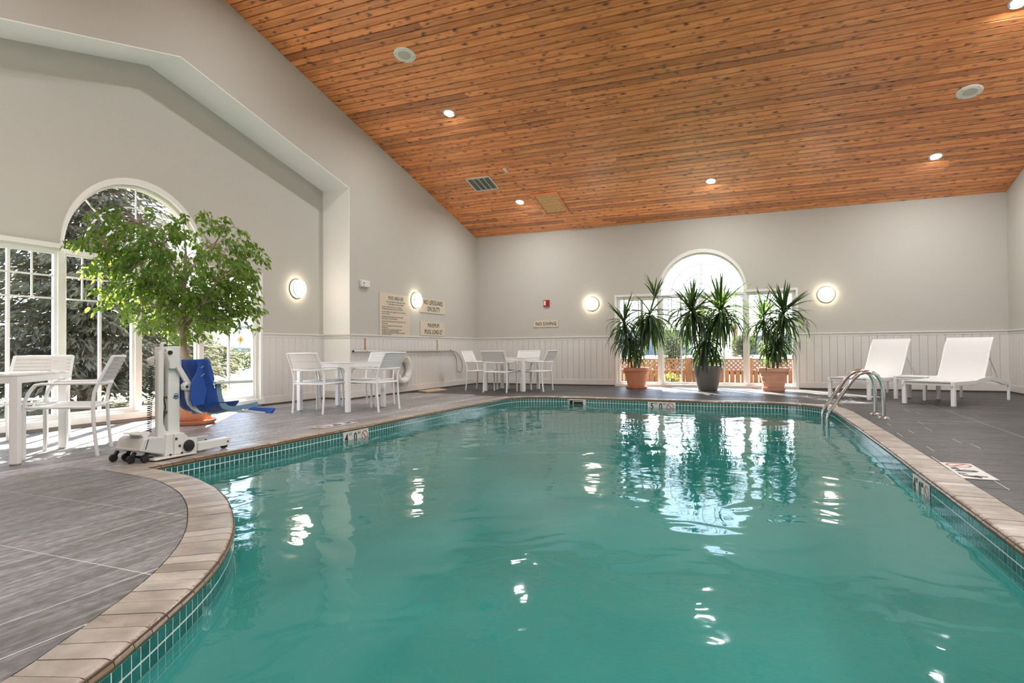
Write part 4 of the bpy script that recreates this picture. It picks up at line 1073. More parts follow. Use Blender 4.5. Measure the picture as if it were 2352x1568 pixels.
# ================================================================== FURNITURE
# chair: local frame, faces +y (front), seat centre over the origin, width along x
def make_chair():
    t = thing('patio_chair', 'x', 'chair')
    hw = 0.275; yb, yf = -0.255, 0.235; A = M['alu']
    for s in (-1, 1):
        x = s * hw
        # rear leg: foot splayed back, rising to the armrest
        MB().tube([(x, yb - 0.035, 0.0), (x, yb - 0.01, 0.25), (x, yb, 0.46), (x, yb - 0.012, 0.56), (x, yb - 0.04, 0.64)], 0.0155, 10).obj('leg', A, t, True)
        # front leg bends up into the arm support
        MB().tube([(x, yf, 0.0), (x, yf, 0.40), (x, yf - 0.005, 0.50), (x, yf - 0.03, 0.565), (x, yf - 0.055, 0.605), (x, yf - 0.075, 0.63)], 0.0155, 10).obj('leg', A, t, True)
        MB().tube([(x, yf - 0.07, 0.632), (x, yf - 0.12, 0.643), (x, 0.0, 0.643), (x, yb - 0.035, 0.640)], 0.0165, 10, sq=(0.75, 1.15)).obj('armrest', A, t, True)
        # back upright, leaning
        MB().tube([(x, yb - 0.035, 0.63), (x * 0.985, yb - 0.085, 0.74), (x * 0.97, yb - 0.150, 0.875)], 0.0145, 10).obj('back_post', A, t, True)
        MB().tube([(x, yb, 0.43), (x, yf, 0.445)], 0.014, 10).obj('seat_rail', A, t, True)
        for (yy) in (yb - 0.035, yf):
            MB().lathe([(0.0001, 0.0), (0.017, 0.0), (0.0175, 0.012), (0.0155, 0.016)], (x, yy, 0), 10).obj('foot', M['plastic'], t)
    MB().tube([(-hw, yb - 0.037, 0.64), (-hw * 0.6, yb - 0.06, 0.632), (hw * 0.6, yb - 0.06, 0.632), (hw, yb - 0.037, 0.64)], 0.0145, 10).obj('back_rail', A, t, True)
    MB().tube([(-hw * 0.97, yb - 0.15, 0.875), (-hw * 0.5, yb - 0.165, 0.876), (hw * 0.5, yb - 0.165, 0.876), (hw * 0.97, yb - 0.15, 0.875)], 0.0115, 10).obj('top_rail', A, t, True)
    MB().tube([(-hw, yf, 0.435), (-hw * 0.5, yf + 0.0, 0.415), (hw * 0.5, yf + 0.0, 0.415), (hw, yf, 0.435)], 0.013, 10).obj('front_rail', A, t, True)
    MB().tube([(-hw, yb, 0.43), (hw, yb, 0.43)], 0.012, 10).obj('rear_rail', A, t, True)
    # woven seat and back, both of broad straps
    n = 6
    for k in range(n):
        z0 = 0.655 + k * 0.0365; z1 = z0 + 0.034
        rows = []
        for z in (z0, z1):
            f = (z - 0.64) / 0.235; y = yb - 0.04 - 0.11 * f
            rows.append([Vector((hw * u * (1 - 0.03 * f), y - 0.014 * (1 - u * u), z)) for u in (-1, -0.75, -0.4, 0, 0.4, 0.75, 1)])
        front = rows; back = [[p + Vector((0, -0.006, 0)) for p in r] for r in rows]
        mb = MB().grid(front); mb.grid(back)
        mm_ = 7
        for r0 in (0, 1):
            for i in range(mm_ - 1): mb.f.append((r0 * mm_ + i, r0 * mm_ + i + 1, 2 * mm_ + r0 * mm_ + i + 1, 2 * mm_ + r0 * mm_ + i))
        mb.obj('slat', M['sling'], t, True)
    n = 7; w = (yf - yb) / n
    for k in range(n):
        y0 = yb + k * w + 0.001; y1 = y0 + w - 0.002
        def zz(y): return 0.442 + 0.015 * (y - yb) / (yf - yb)
        rows = [[Vector((hw * u, y, zz(y) - 0.012 * (1 - u * u))) for u in (-1, -0.7, -0.35, 0, 0.35, 0.7, 1)] for y in (y0, y1)]
        low = [[p + Vector((0, 0, -0.006)) for p in r] for r in rows]
        mb = MB().grid(rows); mb.grid(low)
        for r0 in (0, 1):
            for i in range(6): mb.f.append((r0 * 7 + i, r0 * 7 + i + 1, 14 + r0 * 7 + i + 1, 14 + r0 * 7 + i))
        mb.obj('seat_strap', M['sling'], t, True)
    rv_ = MB()
    for s in (-1, 1):
        for k in range(6):
            z = 0.672 + k * 0.0365; f = (z - 0.64) / 0.235
            rv_.ball((s * hw * 0.9 * (1 - 0.03 * f), yb - 0.05 - 0.11 * f - 0.002, z), 0.005, 6, 4)
    rv_.obj('rivet_row', M['galv'], t)
    return t
def make_table(sz):
    t = thing('patio_table', 'x', 'table'); h = sz / 2; H = 0.735
    bevel(MB().box(-h, h, -h, h, H - 0.014, H).obj('tabletop', M['tabletop'], t), 0.003)
    for s in (-1, 1):
        bevel(MB().box(-h + 0.04, h - 0.04, s * (h - 0.022) - 0.018, s * (h - 0.022) + 0.018, H - 0.072, H - 0.0142).obj('apron', M['alu'], t), 0.003)
        bevel(MB().box(s * (h - 0.022) - 0.018, s * (h - 0.022) + 0.018, -h + 0.04, h - 0.04, H - 0.072, H - 0.014).obj('apron', M['alu'], t), 0.003)
        for q in (-1, 1):
            cx, cy_ = s * (h - 0.0325), q * (h - 0.0325)
            # L-shaped extruded leg with a groove down its outer corner
            lg = MB().box(cx - 0.032, cx + 0.032, cy_ - 0.032, cy_ + 0.032, 0.006, H - 0.0145)
            lo_ = bevel(lg.obj('leg', M['alu'], t), 0.006)
            MB().box(cx - 0.03, cx + 0.03, cy_ - 0.03, cy_ + 0.03, 0.0, 0.007).obj('foot', M['galv'], t)
    MB().box(-0.03, 0.03, -h + 0.0022, -h + 0.006, H - 0.045, H - 0.03).obj('badge', M['lampring'], t)
    return t
tb = make_table(0.96); ch = make_chair()
used = []
def put_table(x, y, rz, label, first=[True]):
    o = tb if first[0] else dup(tb); first[0] = False
    o.location = (x, y, 0.0015); o.rotation_euler = (0, 0, rz); o['label'] = label; o['group'] = 'square white patio tables'
def put_chair(x, y, face, label, first=[True]):
    """face = direction the sitter looks"""
    o = ch if first[0] else dup(ch); first[0] = False
    o.location = (x, y, 0.0015); o.rotation_euler = (0, 0, atan2(-face[0], face[1])); o['label'] = label; o['group'] = 'white patio chairs'
# near table in front of the alcove window, turned about 39 degrees
T1 = radians(38.5); e1 = Vector((-sin(T1), cos(T1))); e2 = Vector((cos(T1), sin(T1)))
c1 = Vector((-5.63, 3.02)) + e1 * 0.47 - e2 * 0.47
put_table(c1.x, c1.y, T1, 'nearest white patio table, cut by the left edge, by the alcove window')
p = c1 + e2 * 0.62 + e1 * 0.06; put_chair(p.x, p.y, -(e2 + e1 * 0.12).normalized(), 'white patio chair seen side-on at the nearest table, beside the pool lift')
p = c1 + e1 * 0.90 - e2 * 0.05; put_chair(p.x, p.y, -e1, 'white patio chair with its back to the alcove window, behind the nearest table')
p = c1 - e2 * 0.60; put_chair(p.x, p.y, e2, 'white patio chair mostly out of frame, under the left end of the nearest table')
# table by the column
put_table(-6.13, 7.77, 0.0, 'white patio table in front of the alcove column')
put_chair(-6.13, 7.27, (0, 1), 'front white patio chair with its back to us at the column table')
put_chair(-5.56, 7.78, (-1, 0), 'white patio chair at the column table, in front of the life ring')
put_chair(-6.62, 7.83, (1, 0), 'white patio chair at the column table, nearest the alcove wall')
put_chair(-6.06, 8.40, (0, -1), 'white patio chair at the far side of the column table, facing us')
# table in the far corner
put_table(-5.25, 12.57, 0.0, 'white patio table in the far corner under the NO DIVING sign')
put_chair(-5.29, 12.01, (0.04, 1), 'front white patio chair with its back to us at the far corner table')
put_chair(-4.68, 12.54, (-1, 0.05), 'white patio chair at the right of the far corner table')
put_chair(-5.93, 12.45, (1, 0.0), 'white patio chair at the left of the far corner table, by the left wall')
put_chair(-5.22, 13.14, (0, -1), 'white patio chair against the back wall behind the far corner table')

# lounger: local +y towards the head, x across, foot end at y = 0
def make_lounger():
    t = thing('sun_lounger', 'x', 'sun lounger'); A = M['alu']; hw = 0.345; L = 2.06
    def rz(y):                                   # arched side rail
        if y < 0.78: return 0.335
        q = (y - 0.78) / (L - 0.78); return 0.335 + 0.055 * sin(pi * min(1, q * 1.25)) - 0.06 * q * q
    ys = [0.0, 0.4, 0.78, 0.95, 1.15, 1.35, 1.55, 1.75, 1.92, L]
    for s in (-1, 1):
        x = s * hw
        mb = MB()
        sec = [(-0.014, -0.034), (0.014, -0.034), (0.014, 0.034), (-0.014, 0.034)]
        vs = [(x + a, y, rz(y) + b) for y in ys for a, b in sec]
        mb.add(vs, [(i * 4 + k, i * 4 + (k + 1) % 4, i * 4 + 4 + (k + 1) % 4, i * 4 + 4 + k) for i in range(len(ys) - 1) for k in range(4)] + [(3, 2, 1, 0), tuple(4 * (len(ys) - 1) + k for k in range(4))])
        bevel(mb.obj('side_rail', A, t, 30), 0.004)
        bevel(MB().box(x - 0.028, x + 0.028, 0.03, 0.086, 0.0, 0.368).obj('leg', A, t), 0.004)
        bevel(MB().box(x - 0.016, x + 0.016, L - 0.075, L - 0.03, 0.0, rz(L - 0.05)).obj('leg', A, t), 0.004)
        # prop strut of the back
        MB().tube([(s * (hw - 0.03), 1.12 + 0.26, 0.72), (s * (hw - 0.03), 1.70, 0.375)], 0.008, 8).obj('back_strut', A, t, True)
    for y, nm in ((0.058, 'foot_rail'), (0.78, 'cross_rail'), (L - 0.05, 'head_rail')):
        bevel(MB().box(-hw + 0.01, hw - 0.01, y - 0.014, y + 0.014, rz(y) - 0.03, rz(y) + 0.012).obj(nm, A, t), 0.003)
    # sling: flat seat, slightly curved raised back
    def sheet(pts, th, nm):
        mb = MB(); w = hw - 0.012
        up = []; lo_ = []
        for i, (y, z) in enumerate(pts):
            a = pts[max(i - 1, 0)]; b = pts[min(i + 1, len(pts) - 1)]; d = Vector((b[0] - a[0], b[1] - a[1])).normalized(); nn = Vector((-d.y, d.x))
            up.append([Vector((w * u, y, z)) for u in (-1, -0.5, 0, 0.5, 1)]); lo_.append([Vector((w * u, y - nn.x * th, z - nn.y * th)) for u in (-1, -0.5, 0, 0.5, 1)])
        b0 = len(mb.v); mb.grid(up); mb.grid(lo_); r = len(pts); m = 5; o_ = r * m
        for i in range(r - 1):
            mb.f += [(i * m, (i + 1) * m, o_ + (i + 1) * m, o_ + i * m), (i * m + 4, (i + 1) * m + 4, o_ + (i + 1) * m + 4, o_ + i * m + 4)]
        for k in range(m - 1):
            mb.f += [(k, k + 1, o_ + k + 1, o_ + k), ((r - 1) * m + k, (r - 1) * m + k + 1, o_ + (r - 1) * m + k + 1, o_ + (r - 1) * m + k)]
        return mb.obj(nm, M['sling'], t, True)
    sheet([(0.02, 0.375), (0.4, 0.366), (0.78, 0.372), (1.02, 0.376), (1.14, 0.38)], 0.02, 'seat_sling')
    sheet([(1.10, 0.372), (1.17, 0.46), (1.26, 0.62), (1.335, 0.78), (1.40, 0.92), (1.45, 1.0), (1.50, 1.055)], 0.022, 'back_sling')
    for s in (-1, 1):
        MB().tube([(s * (hw - 0.016), 1.10, 0.362), (s * (hw - 0.016), 1.17, 0.45), (s * (hw - 0.016), 1.26, 0.61), (s * (hw - 0.016), 1.335, 0.77), (s * (hw - 0.016), 1.40, 0.91), (s * (hw - 0.016), 1.50, 1.045)], 0.013, 8).obj('back_frame', A, t, True)
        MB().tube([(s * (hw - 0.10), 0.12, 0.335), (s * 0.05, 0.74, 0.335)], 0.008, 6).obj('brace', A, t, True)
    return t
lg = make_lounger()
head = Vector((0.585, 0.811)); ang = atan2(-head.x, head.y)
def put_lounger(o, foot_mid, label):
    o.location = (foot_mid[0], foot_mid[1], 0.0015); o.rotation_euler = (0, 0, ang); o['label'] = label; o['group'] = 'white sling sun loungers'
put_lounger(lg, (2.28, 11.20), 'white sun lounger nearer us, by the right wall')
put_lounger(dup(lg), (1.30, 12.14), 'white sun lounger behind the pool handrail')
# low table between them
t = thing('side_table', 'low square white side table between the two sun loungers', 'table', (2.40, 12.46, 0.0015), ang)
bevel(MB().box(-0.26, 0.26, -0.26, 0.26, 0.385, 0.40).obj('tabletop', M['alu'], t), 0.004)
for s in (-1, 1):
    bevel(MB().box(-0.25, 0.25, s * 0.235 - 0.014, s * 0.235 + 0.014, 0.345, 0.385).obj('apron', M['alu'], t), 0.003)
    for q in (-1, 1): bevel(MB().box(s * 0.232 - 0.026, s * 0.232 + 0.026, q * 0.232 - 0.026, q * 0.232 + 0.026, 0, 0.386).obj('leg', M['alu'], t), 0.004)

# ------------------------------------------------------------------ pool lift (side profile in the y-z plane, x across)
t = thing('pool_lift', 'white wheeled pool lift with a blue plastic seat at the pool corner', 'pool lift', (-4.86, 3.68, 0.0015))
def prof(name, pts, x0, x1, m, bv=0.004, parent=None, smooth=False, dy=-3.68):
    o = MB().prism([(y + dy, z) for y, z in pts], x0, x1, lambda u, v, q: (q, u, v)).obj(name, m, parent or t, smooth)
    return bevel(o, bv) if bv else o
LW = M['lift']
# ground plate and chassis
prof('base_plate', [(3.50, 0.012), (3.90, 0.012), (3.90, 0.028), (3.50, 0.028)], 0.02, 0.20, LW, 0.004)
prof('chassis', [(3.62, 0.028), (3.90, 0.028), (3.93, 0.09), (3.80, 0.21), (3.64, 0.21)], -0.10, 0.16, LW, 0.006)
prof('side_cheek', [(3.70, 0.03), (3.775, 0.03), (3.770, 0.13), (3.735, 0.20), (3.70, 0.205)], 0.16, 0.175, LW, 0.003)
# counterweight box at the back
cbx = prof('rear_housing', [(3.405, 0.10), (3.44, 0.195), (3.475, 0.21), (3.62, 0.195), (3.69, 0.145), (3.69, 0.035), (3.60, 0.05)], -0.16, 0.15, M['lift_grey'], 0.012)
MB().bar((0.152, 3.478 - 3.68, 0.19), (0.152, 3.452 - 3.68, 0.11), 0.006, 0.004).obj('slot', M['rubber'], t)
prof('pedal', [(3.395, 0.235), (3.405, 0.247), (3.525, 0.243), (3.53, 0.228), (3.505, 0.215), (3.49, 0.19), (3.462, 0.21), (3.445, 0.228)], -0.05, 0.11, LW, 0.004)
for xx in (0.06, 0.13, -0.10, -0.15):
    yy = 3.39 if xx in (0.06, -0.15) else 3.462
    MB().lathe([(0.005, -0.016), (0.03, -0.014), (0.034, 0.0), (0.03, 0.014), (0.005, 0.016)], (xx, yy - 3.68, 0.034), 20, axis='x').obj('caster_wheel', M['rubber'], t, True)
    MB().bar((xx, yy - 3.68, 0.034), (xx - 0.005, yy - 3.64, 0.085), 0.03, 0.02, up=(0, 1, 0)).obj('caster_fork', M['rubber'], t)
MB().tube([(-0.17, 3.50 - 3.68, 0.03), (0.13, 3.53 - 3.68, 0.028)], 0.012, 8).obj('rear_axle', M['rubber'], t)
# outrigger legs and big knob
for x0, x1, nm in ((0.085, 0.165, 'front_leg'), (-0.20, -0.12, 'front_leg')):
    lgp = prof(nm, [(3.945, 0.022), (3.945, 0.095), (4.30, 0.100), (4.30, 0.045), (4.26, 0.03), (4.20, 0.028)], x0, x1, LW, 0.006)
    prof('leg_socket', [(3.765, 0.03), (3.765, 0.15), (3.94, 0.148), (3.94, 0.02)], x0 - 0.004, x1 - 0.008, LW, 0.005)
    MB().lathe([(0.005, -0.02), (0.032, -0.018), (0.034, 0.0), (0.032, 0.018), (0.005, 0.02)], ((x0 + x1) / 2, 4.255 - 3.68, 0.034), 20, axis='x').obj('roller', M['rubber'], t, True)
    MB().tube([(x1, 4.265 - 3.68, 0.065), (x1 + 0.006, 4.265 - 3.68, 0.065)], 0.008, 8).obj('roller_bolt', M['rust'], t)
MB().lathe([(0.012, 0.0), (0.046, 0.002), (0.052, 0.012), (0.050, 0.026), (0.04, 0.03), (0.001, 0.030)], (0.158, 3.842 - 3.68, 0.088), 28, axis='x').obj('transport_wheel', M['rubber'], t, True)
MB().lathe([(0.050, 0.0), (0.058, 0.002), (0.058, 0.008), (0.050, 0.008)], (0.157, 3.842 - 3.68, 0.088), 28, axis='x').obj('wheel_rim', M['plastic'], t, True)
MB().lathe([(0.001, 0.0), (0.016, 0.0), (0.016, 0.03), (0.01, 0.034), (0.012, 0.05), (0.001, 0.052)], (0.12, 3.70 - 3.68, 0.03), 12).obj('anchor_bolt', M['rust'], t, True)
for yy, zz_ in ((3.715, 0.165), (3.748, 0.10), (3.66, 0.035), (3.77, 0.035)):
    MB().lathe([(0.001, 0.006), (0.011, 0.005), (0.012, 0.0)], (0.176, yy - 3.68, zz_), 12, axis='x').obj('bolt', M['rust'], t)
# mast: slim front plate, back cover tube
prof('mast_plate', [(3.585, 0.20), (3.595, 0.90), (3.612, 0.925), (3.620, 0.985), (3.632, 0.995), (3.662, 0.995), (3.668, 0.955), (3.652, 0.93), (3.640, 0.91), (3.634, 0.30), (3.66, 0.24), (3.72, 0.205), (3.70, 0.16), (3.60, 0.16)], 0.10, 0.125, LW, 0.004)
prof('mast_cover', [(3.69, 0.20), (3.69, 0.955), (3.695, 0.962), (3.80, 0.962), (3.805, 0.955), (3.805, 0.20)], -0.06, 0.11, LW, 0.014)
prof('mast_cap', [(3.692, 0.960), (3.805, 0.960), (3.803, 0.968), (3.695, 0.968)], -0.055, 0.105, M['rubber'], 0.003)
prof('seat_post', [(3.815, 0.955), (3.862, 0.965), (3.872, 0.78), (3.855, 0.74), (3.835, 0.60), (3.812, 0.45)], -0.05, 0.05, M['lift_grey'], 0.008)
MB().tube([(0.05, 3.66 - 3.68, 0.20), (0.05, 3.66 - 3.68, 0.78)], 0.014, 10).obj('actuator', M['galv'], t, True)
MB().tube([(0.05, 3.66 - 3.68, 0.55), (0.05, 3.66 - 3.68, 0.80)], 0.021, 10).obj('actuator_body', M['rubber'], t, True)
MB().tube([(0.09, 3.655 - 3.68, 0.72), (0.10, 3.648 - 3.68, 0.55), (0.10, 3.672 - 3.68, 0.44), (0.10, 3.652 - 3.68, 0.33), (0.09, 3.648 - 3.68, 0.24), (0.08, 3.67 - 3.68, 0.21)], 0.005, 6).obj('cable', M['rubber'], t, True)
for zz_ in (0.52, 0.395, 0.225): bevel(MB().box(0.07, 0.11, 3.65 - 3.68, 3.685 - 3.68, zz_ - 0.008, zz_ + 0.008).obj('cable_clip', M['rust'], t), 0.003)
# coiled cord behind the mast
co = [(-0.09 + 0.02 * cos(i * 0.9), 3.660 - 3.68 + 0.018 * sin(i * 0.9) + 0.02 * (i / 220), 0.20 + 0.60 * i / 220) for i in range(221)]
MB().tube(co, 0.0035, 5).obj('coiled_cord', M['rubber'], t, True)
prof('cord_hook', [(3.672, 0.79), (3.644, 0.835), (3.652, 0.86), (3.71, 0.875), (3.71, 0.85), (3.677, 0.835), (3.697, 0.805)], -0.10, -0.06, LW, 0.003)
# parallelogram arm
prof('arm_bracket', [(3.648, 0.905), (3.665, 0.93), (3.69, 0.935), (3.705, 0.89), (3.742, 0.845), (3.735, 0.765), (3.68, 0.765), (3.672, 0.82), (3.655, 0.86)], 0.112, 0.15, LW, 0.006)
MB().lathe([(0.001, 0.02), (0.016, 0.018), (0.019, 0.0)], (0.15, 3.673 - 3.68, 0.905), 16, axis='x').obj('pivot_bolt', M['rubber'], t, True)
MB().lathe([(0.001, 0.012), (0.010, 0.01), (0.011, 0.0)], (0.125, 3.648 - 3.68, 0.968), 12, axis='x').obj('pivot_bolt', M['rubber'], t, True)
MB().bar((0.13, 3.655 - 3.68, 0.945), (0.135, 3.872 - 3.68, 0.605), 0.020, 0.030, up=(0, 0.85, 0.55)).obj('lift_arm', LW, t)
MB().bar((0.13, 3.70 - 3.68, 0.90), (0.14, 3.885 - 3.68, 0.615), 0.016, 0.024, up=(0, 0.85, 0.55)).obj('lift_arm', LW, t)
prof('arm_knuckle', [(3.828, 0.645), (3.80, 0.62), (3.808, 0.575), (3.86, 0.565), (3.905, 0.58), (3.90, 0.63), (3.86, 0.64)], 0.115, 0.165, LW, 0.008)
MB().lathe([(0.001, 0.012), (0.010, 0.01), (0.011, 0.0)], (0.165, 3.826 - 3.68, 0.605), 12, axis='x').obj('pivot_bolt', M['rubber'], t, True)
sa = [(3.832, 0.57), (3.84, 0.50), (3.862, 0.44), (3.90, 0.40), (3.95, 0.368), (4.01, 0.345), (4.02, 0.352), (3.965, 0.385), (3.93, 0.425), (3.912, 0.47), (3.905, 0.53), (3.902, 0.575)]
prof('seat_arm', sa, 0.125, 0.15, LW, 0.005)
MB().lathe([(0.001, 0.010), (0.009, 0.008), (0.010, 0.0)], (0.15, 3.885 - 3.68, 0.53), 12, axis='x').obj('pivot_bolt', M['rubber'], t, True)
# blue seat shell: bucket swept across x with raised sides
def shell(name, pth, xs, lift, m, th=0.012):
    """pth: (y, z) from back top to front edge; lift(u, i) pushes the sides forwards and up"""
    rows = []
    for i, (y, z) in enumerate(pth):
        a = pth[max(i - 1, 0)]; b = pth[min(i + 1, len(pth) - 1)]; d = Vector((b[0] - a[0], b[1] - a[1])).normalized(); nn = Vector((-d.y, d.x))
        if nn.x + nn.y < 0: nn = -nn
        rows.append([Vector((x, y - 3.68 + nn.x * lift(x, i), z + nn.y * lift(x, i))) for x in xs])
    mb = MB().grid(rows); o = mb.obj(name, m, t, 50)
    sd_ = o.modifiers.new('thickness', 'SOLIDIFY'); sd_.thickness = th; sd_.offset = 0
    ss = o.modifiers.new('smooth', 'SUBSURF'); ss.levels = 1; ss.render_levels = 2
    return o
PTH = [(3.925, 0.845), (3.935, 0.76), (3.95, 0.66), (3.962, 0.56), (3.975, 0.47), (4.00, 0.40), (4.05, 0.365), (4.13, 0.352), (4.24, 0.352), (4.34, 0.355)]
XS = [-0.25, -0.235, -0.20, -0.14, -0.07, 0, 0.07, 0.14, 0.20, 0.235, 0.25]
shell('seat_shell', PTH, XS, lambda x, i: (0.10 if i > 2 else 0.055) * max(0, (abs(x) - 0.12) / 0.13) ** 2 + 0.006 * cos(x * 60), M['blue'])
for s in (-1, 1):
    wing = [(4.068, 0.625), (4.115, 0.63), (4.128, 0.53), (4.155, 0.45), (4.20, 0.41), (4.26, 0.395), (4.40, 0.405), (4.555, 0.418), (4.557, 0.37), (4.42, 0.36), (4.28, 0.352), (4.20, 0.36), (4.13, 0.39), (4.09, 0.45), (4.072, 0.53)]
    prof('seat_wing', wing, s * 0.235 - 0.012, s * 0.235 + 0.012, M['blue2'], 0.004)
    prof('armrest', [(4.03, 0.617), (4.03, 0.642), (4.46, 0.636), (4.46, 0.608)], s * 0.268 - 0.018, s * 0.268 + 0.018, M['lift_grey'], 0.006)
    prof('back_side', [(3.885, 0.842), (4.02, 0.842), (4.045, 0.79), (4.085, 0.66), (4.06, 0.60), (4.00, 0.56), (3.97, 0.44), (3.86, 0.43), (3.83, 0.50), (3.85, 0.66), (3.895, 0.72), (3.91, 0.78)], s * 0.20 - 0.008, s * 0.20 + 0.008, M['blue'], 0.004)
for k, (yy, zz_) in enumerate(((3.93, 0.765), (3.93, 0.69))):
    MB().bar((0.21, yy - 3.68, zz_), (0.212, yy + 0.075 - 3.68, zz_ + 0.045), 0.010, 0.010).obj('rib', M['blue2'], t)
# swing-out foot rest
prof('footrest_tube', [(4.10, 0.348), (4.36, 0.362), (4.58, 0.326), (4.80, 0.285), (4.83, 0.268), (4.58, 0.300), (4.36, 0.335), (4.10, 0.325)], 0.09, 0.115, M['lift_grey'], 0.005)
prof('footrest_tube', [(4.10, 0.348), (4.36, 0.362), (4.58, 0.326), (4.80, 0.285), (4.83, 0.268), (4.58, 0.300), (4.36, 0.335), (4.10, 0.325)], -0.115, -0.09, M['lift_grey'], 0.005)
prof('foot_plate', [(4.78, 0.282), (4.86, 0.325), (4.885, 0.318), (4.84, 0.268)], -0.16, 0.16, M['blue'], 0.004)
# round emblem on the mast cover
em = MB()
a = arch_pts(0, 0, 0.024, 0, 2 * pi, 24)[:-1]; b = arch_pts(0, 0, 0.019, 0, 2 * pi, 24)[:-1]
em.add([(0.1115, 3.765 - 3.68 + u, 0.525 + v) for u, v in a] + [(0.1115, 3.765 - 3.68 + u, 0.525 + v) for u, v in b], [(i, (i + 1) % 24, 24 + (i + 1) % 24, 24 + i) for i in range(24)])
em.add([(0.1115, 3.765 - 3.68 + u, 0.525 + v) for u, v in ((-0.018, 0.002), (-0.006, 0.012), (0.004, 0.004), (0.014, 0.010), (0.017, -0.004), (0.0, -0.012), (-0.014, -0.010))], [tuple(range(7))])
em.add([(0.1115, 3.765 - 3.68 + u, 0.525 + v) for u, v in ((-0.032, -0.008), (0.0, -0.022), (0.03, -0.008), (0.03, -0.013), (0.0, -0.028), (-0.032, -0.013))], [tuple(range(6))])
em.obj('emblem', mat('navy print', (0.02, 0.05, 0.14), 0.5), t, fix=False)
# ================================================================== POTTED PLANTS
rg = random.Random(21)
def pot_lathe(name, parent, r0, r1, h, m, rim=True, ribs=False):
    pr = [(0.001, 0.0), (r0 * 0.96, 0.0), (r0, 0.01)]
    n = 6
    hb = h * (0.80 if rim else 0.97)
    for i in range(1, n + 1):
        f = i / n; r = r0 + (r1 * (0.93 if rim else 1.0) - r0) * (f if rim else sin(f * pi / 2))
        pr.append((r, 0.01 + (hb - 0.01) * f))
        if ribs and i in (2, 4): pr += [(r + 0.006, 0.01 + (hb - 0.01) * f + 0.002), (r + 0.001, 0.01 + (hb - 0.01) * f + 0.010)]
    if rim: pr += [(r1 * 0.985, hb + 0.006), (r1, hb + 0.02), (r1, h - 0.02), (r1 * 0.985, h - 0.004)]
    pr += [(r1 * 0.96, h), (r1 * 0.90, h - 0.004), (r1 * 0.88, h - 0.05)]
    return MB().lathe(pr, n=40, cap=False).obj(name, m, parent, True)
def saucer(parent, r, h, m):
    return MB().lathe([(0.001, 0.0), (r * 0.9, 0.0), (r, h * 0.5), (r * 1.02, h), (r * 0.97, h), (r * 0.92, h * 0.4), (0.001, h * 0.35)], n=40, cap=False).obj('saucer', m, parent, True)
# strap leaves by starting elevation; local +x is the way the leaf points
def strap_mesh(el, length, wid, droop, seed):
    r_ = random.Random(seed); n = 9; p = Vector((0.012, 0, 0)); e = radians(el); pts = [p.copy()]; st = length / n; tw = r_.uniform(-0.25, 0.25)
    for i in range(n):
        e -= droop * (0.25 + i / n) / n * (1.0 if e > -1.45 else 0.05); e = max(e, -1.54)
        p = p + Vector((cos(e), 0, sin(e))) * st; pts.append(p.copy())
    rows = []
    for i, q in enumerate(pts):
        f = i / n; d = (pts[min(i + 1, n)] - pts[max(i - 1, 0)]).normalized(); up = Vector((-d.z, 0, d.x))
        w = wid * (0.55 + 0.45 * min(1, f * 5)) * (1 - max(0, (f - 0.45) / 0.55) ** 1.6) + 0.0008
        sd = Vector((0, 1, 0)) + up * tw * f
        rows.append([q - sd * w / 2 + up * w * 0.16, q - up * w * 0.05, q + sd * w / 2 + up * w * 0.16])
    return MB().grid(rows).mesh('strap leaf', M['drac'], True, fix=False)
STRAP = {'up': [strap_mesh(e, l, 0.052, 0.15, i) for i, (e, l) in enumerate(((80, 0.64), (66, 0.72), (54, 0.74), (42, 0.72)))],
         'mid': [strap_mesh(e, l, 0.052, d, 10 + i) for i, (e, l, d) in enumerate(((45, 0.70, 0.5), (32, 0.72, 1.0), (20, 0.70, 1.5), (10, 0.66, 1.1)))],
         'low': [strap_mesh(e, l, 0.052, d, 20 + i) for i, (e, l, d) in enumerate(((5, 0.72, 2.2), (-15, 0.74, 1.9), (-35, 0.72, 1.5), (20, 0.76, 2.9)))],
         'hang': [strap_mesh(e, l, 0.050, d, 30 + i) for i, (e, l, d) in enumerate(((-15, 0.78, 2.4), (-40, 0.82, 1.9), (-55, 0.86, 1.2), (5, 0.84, 2.9)))]}
def strap_into(mb, me, loc, eul, sc):
    m4 = Matrix.LocRotScale(Vector(loc), Euler(eul), Vector(sc))
    mb.add([m4 @ v.co for v in me.vertices], [tuple(q.vertices) for q in me.polygons])
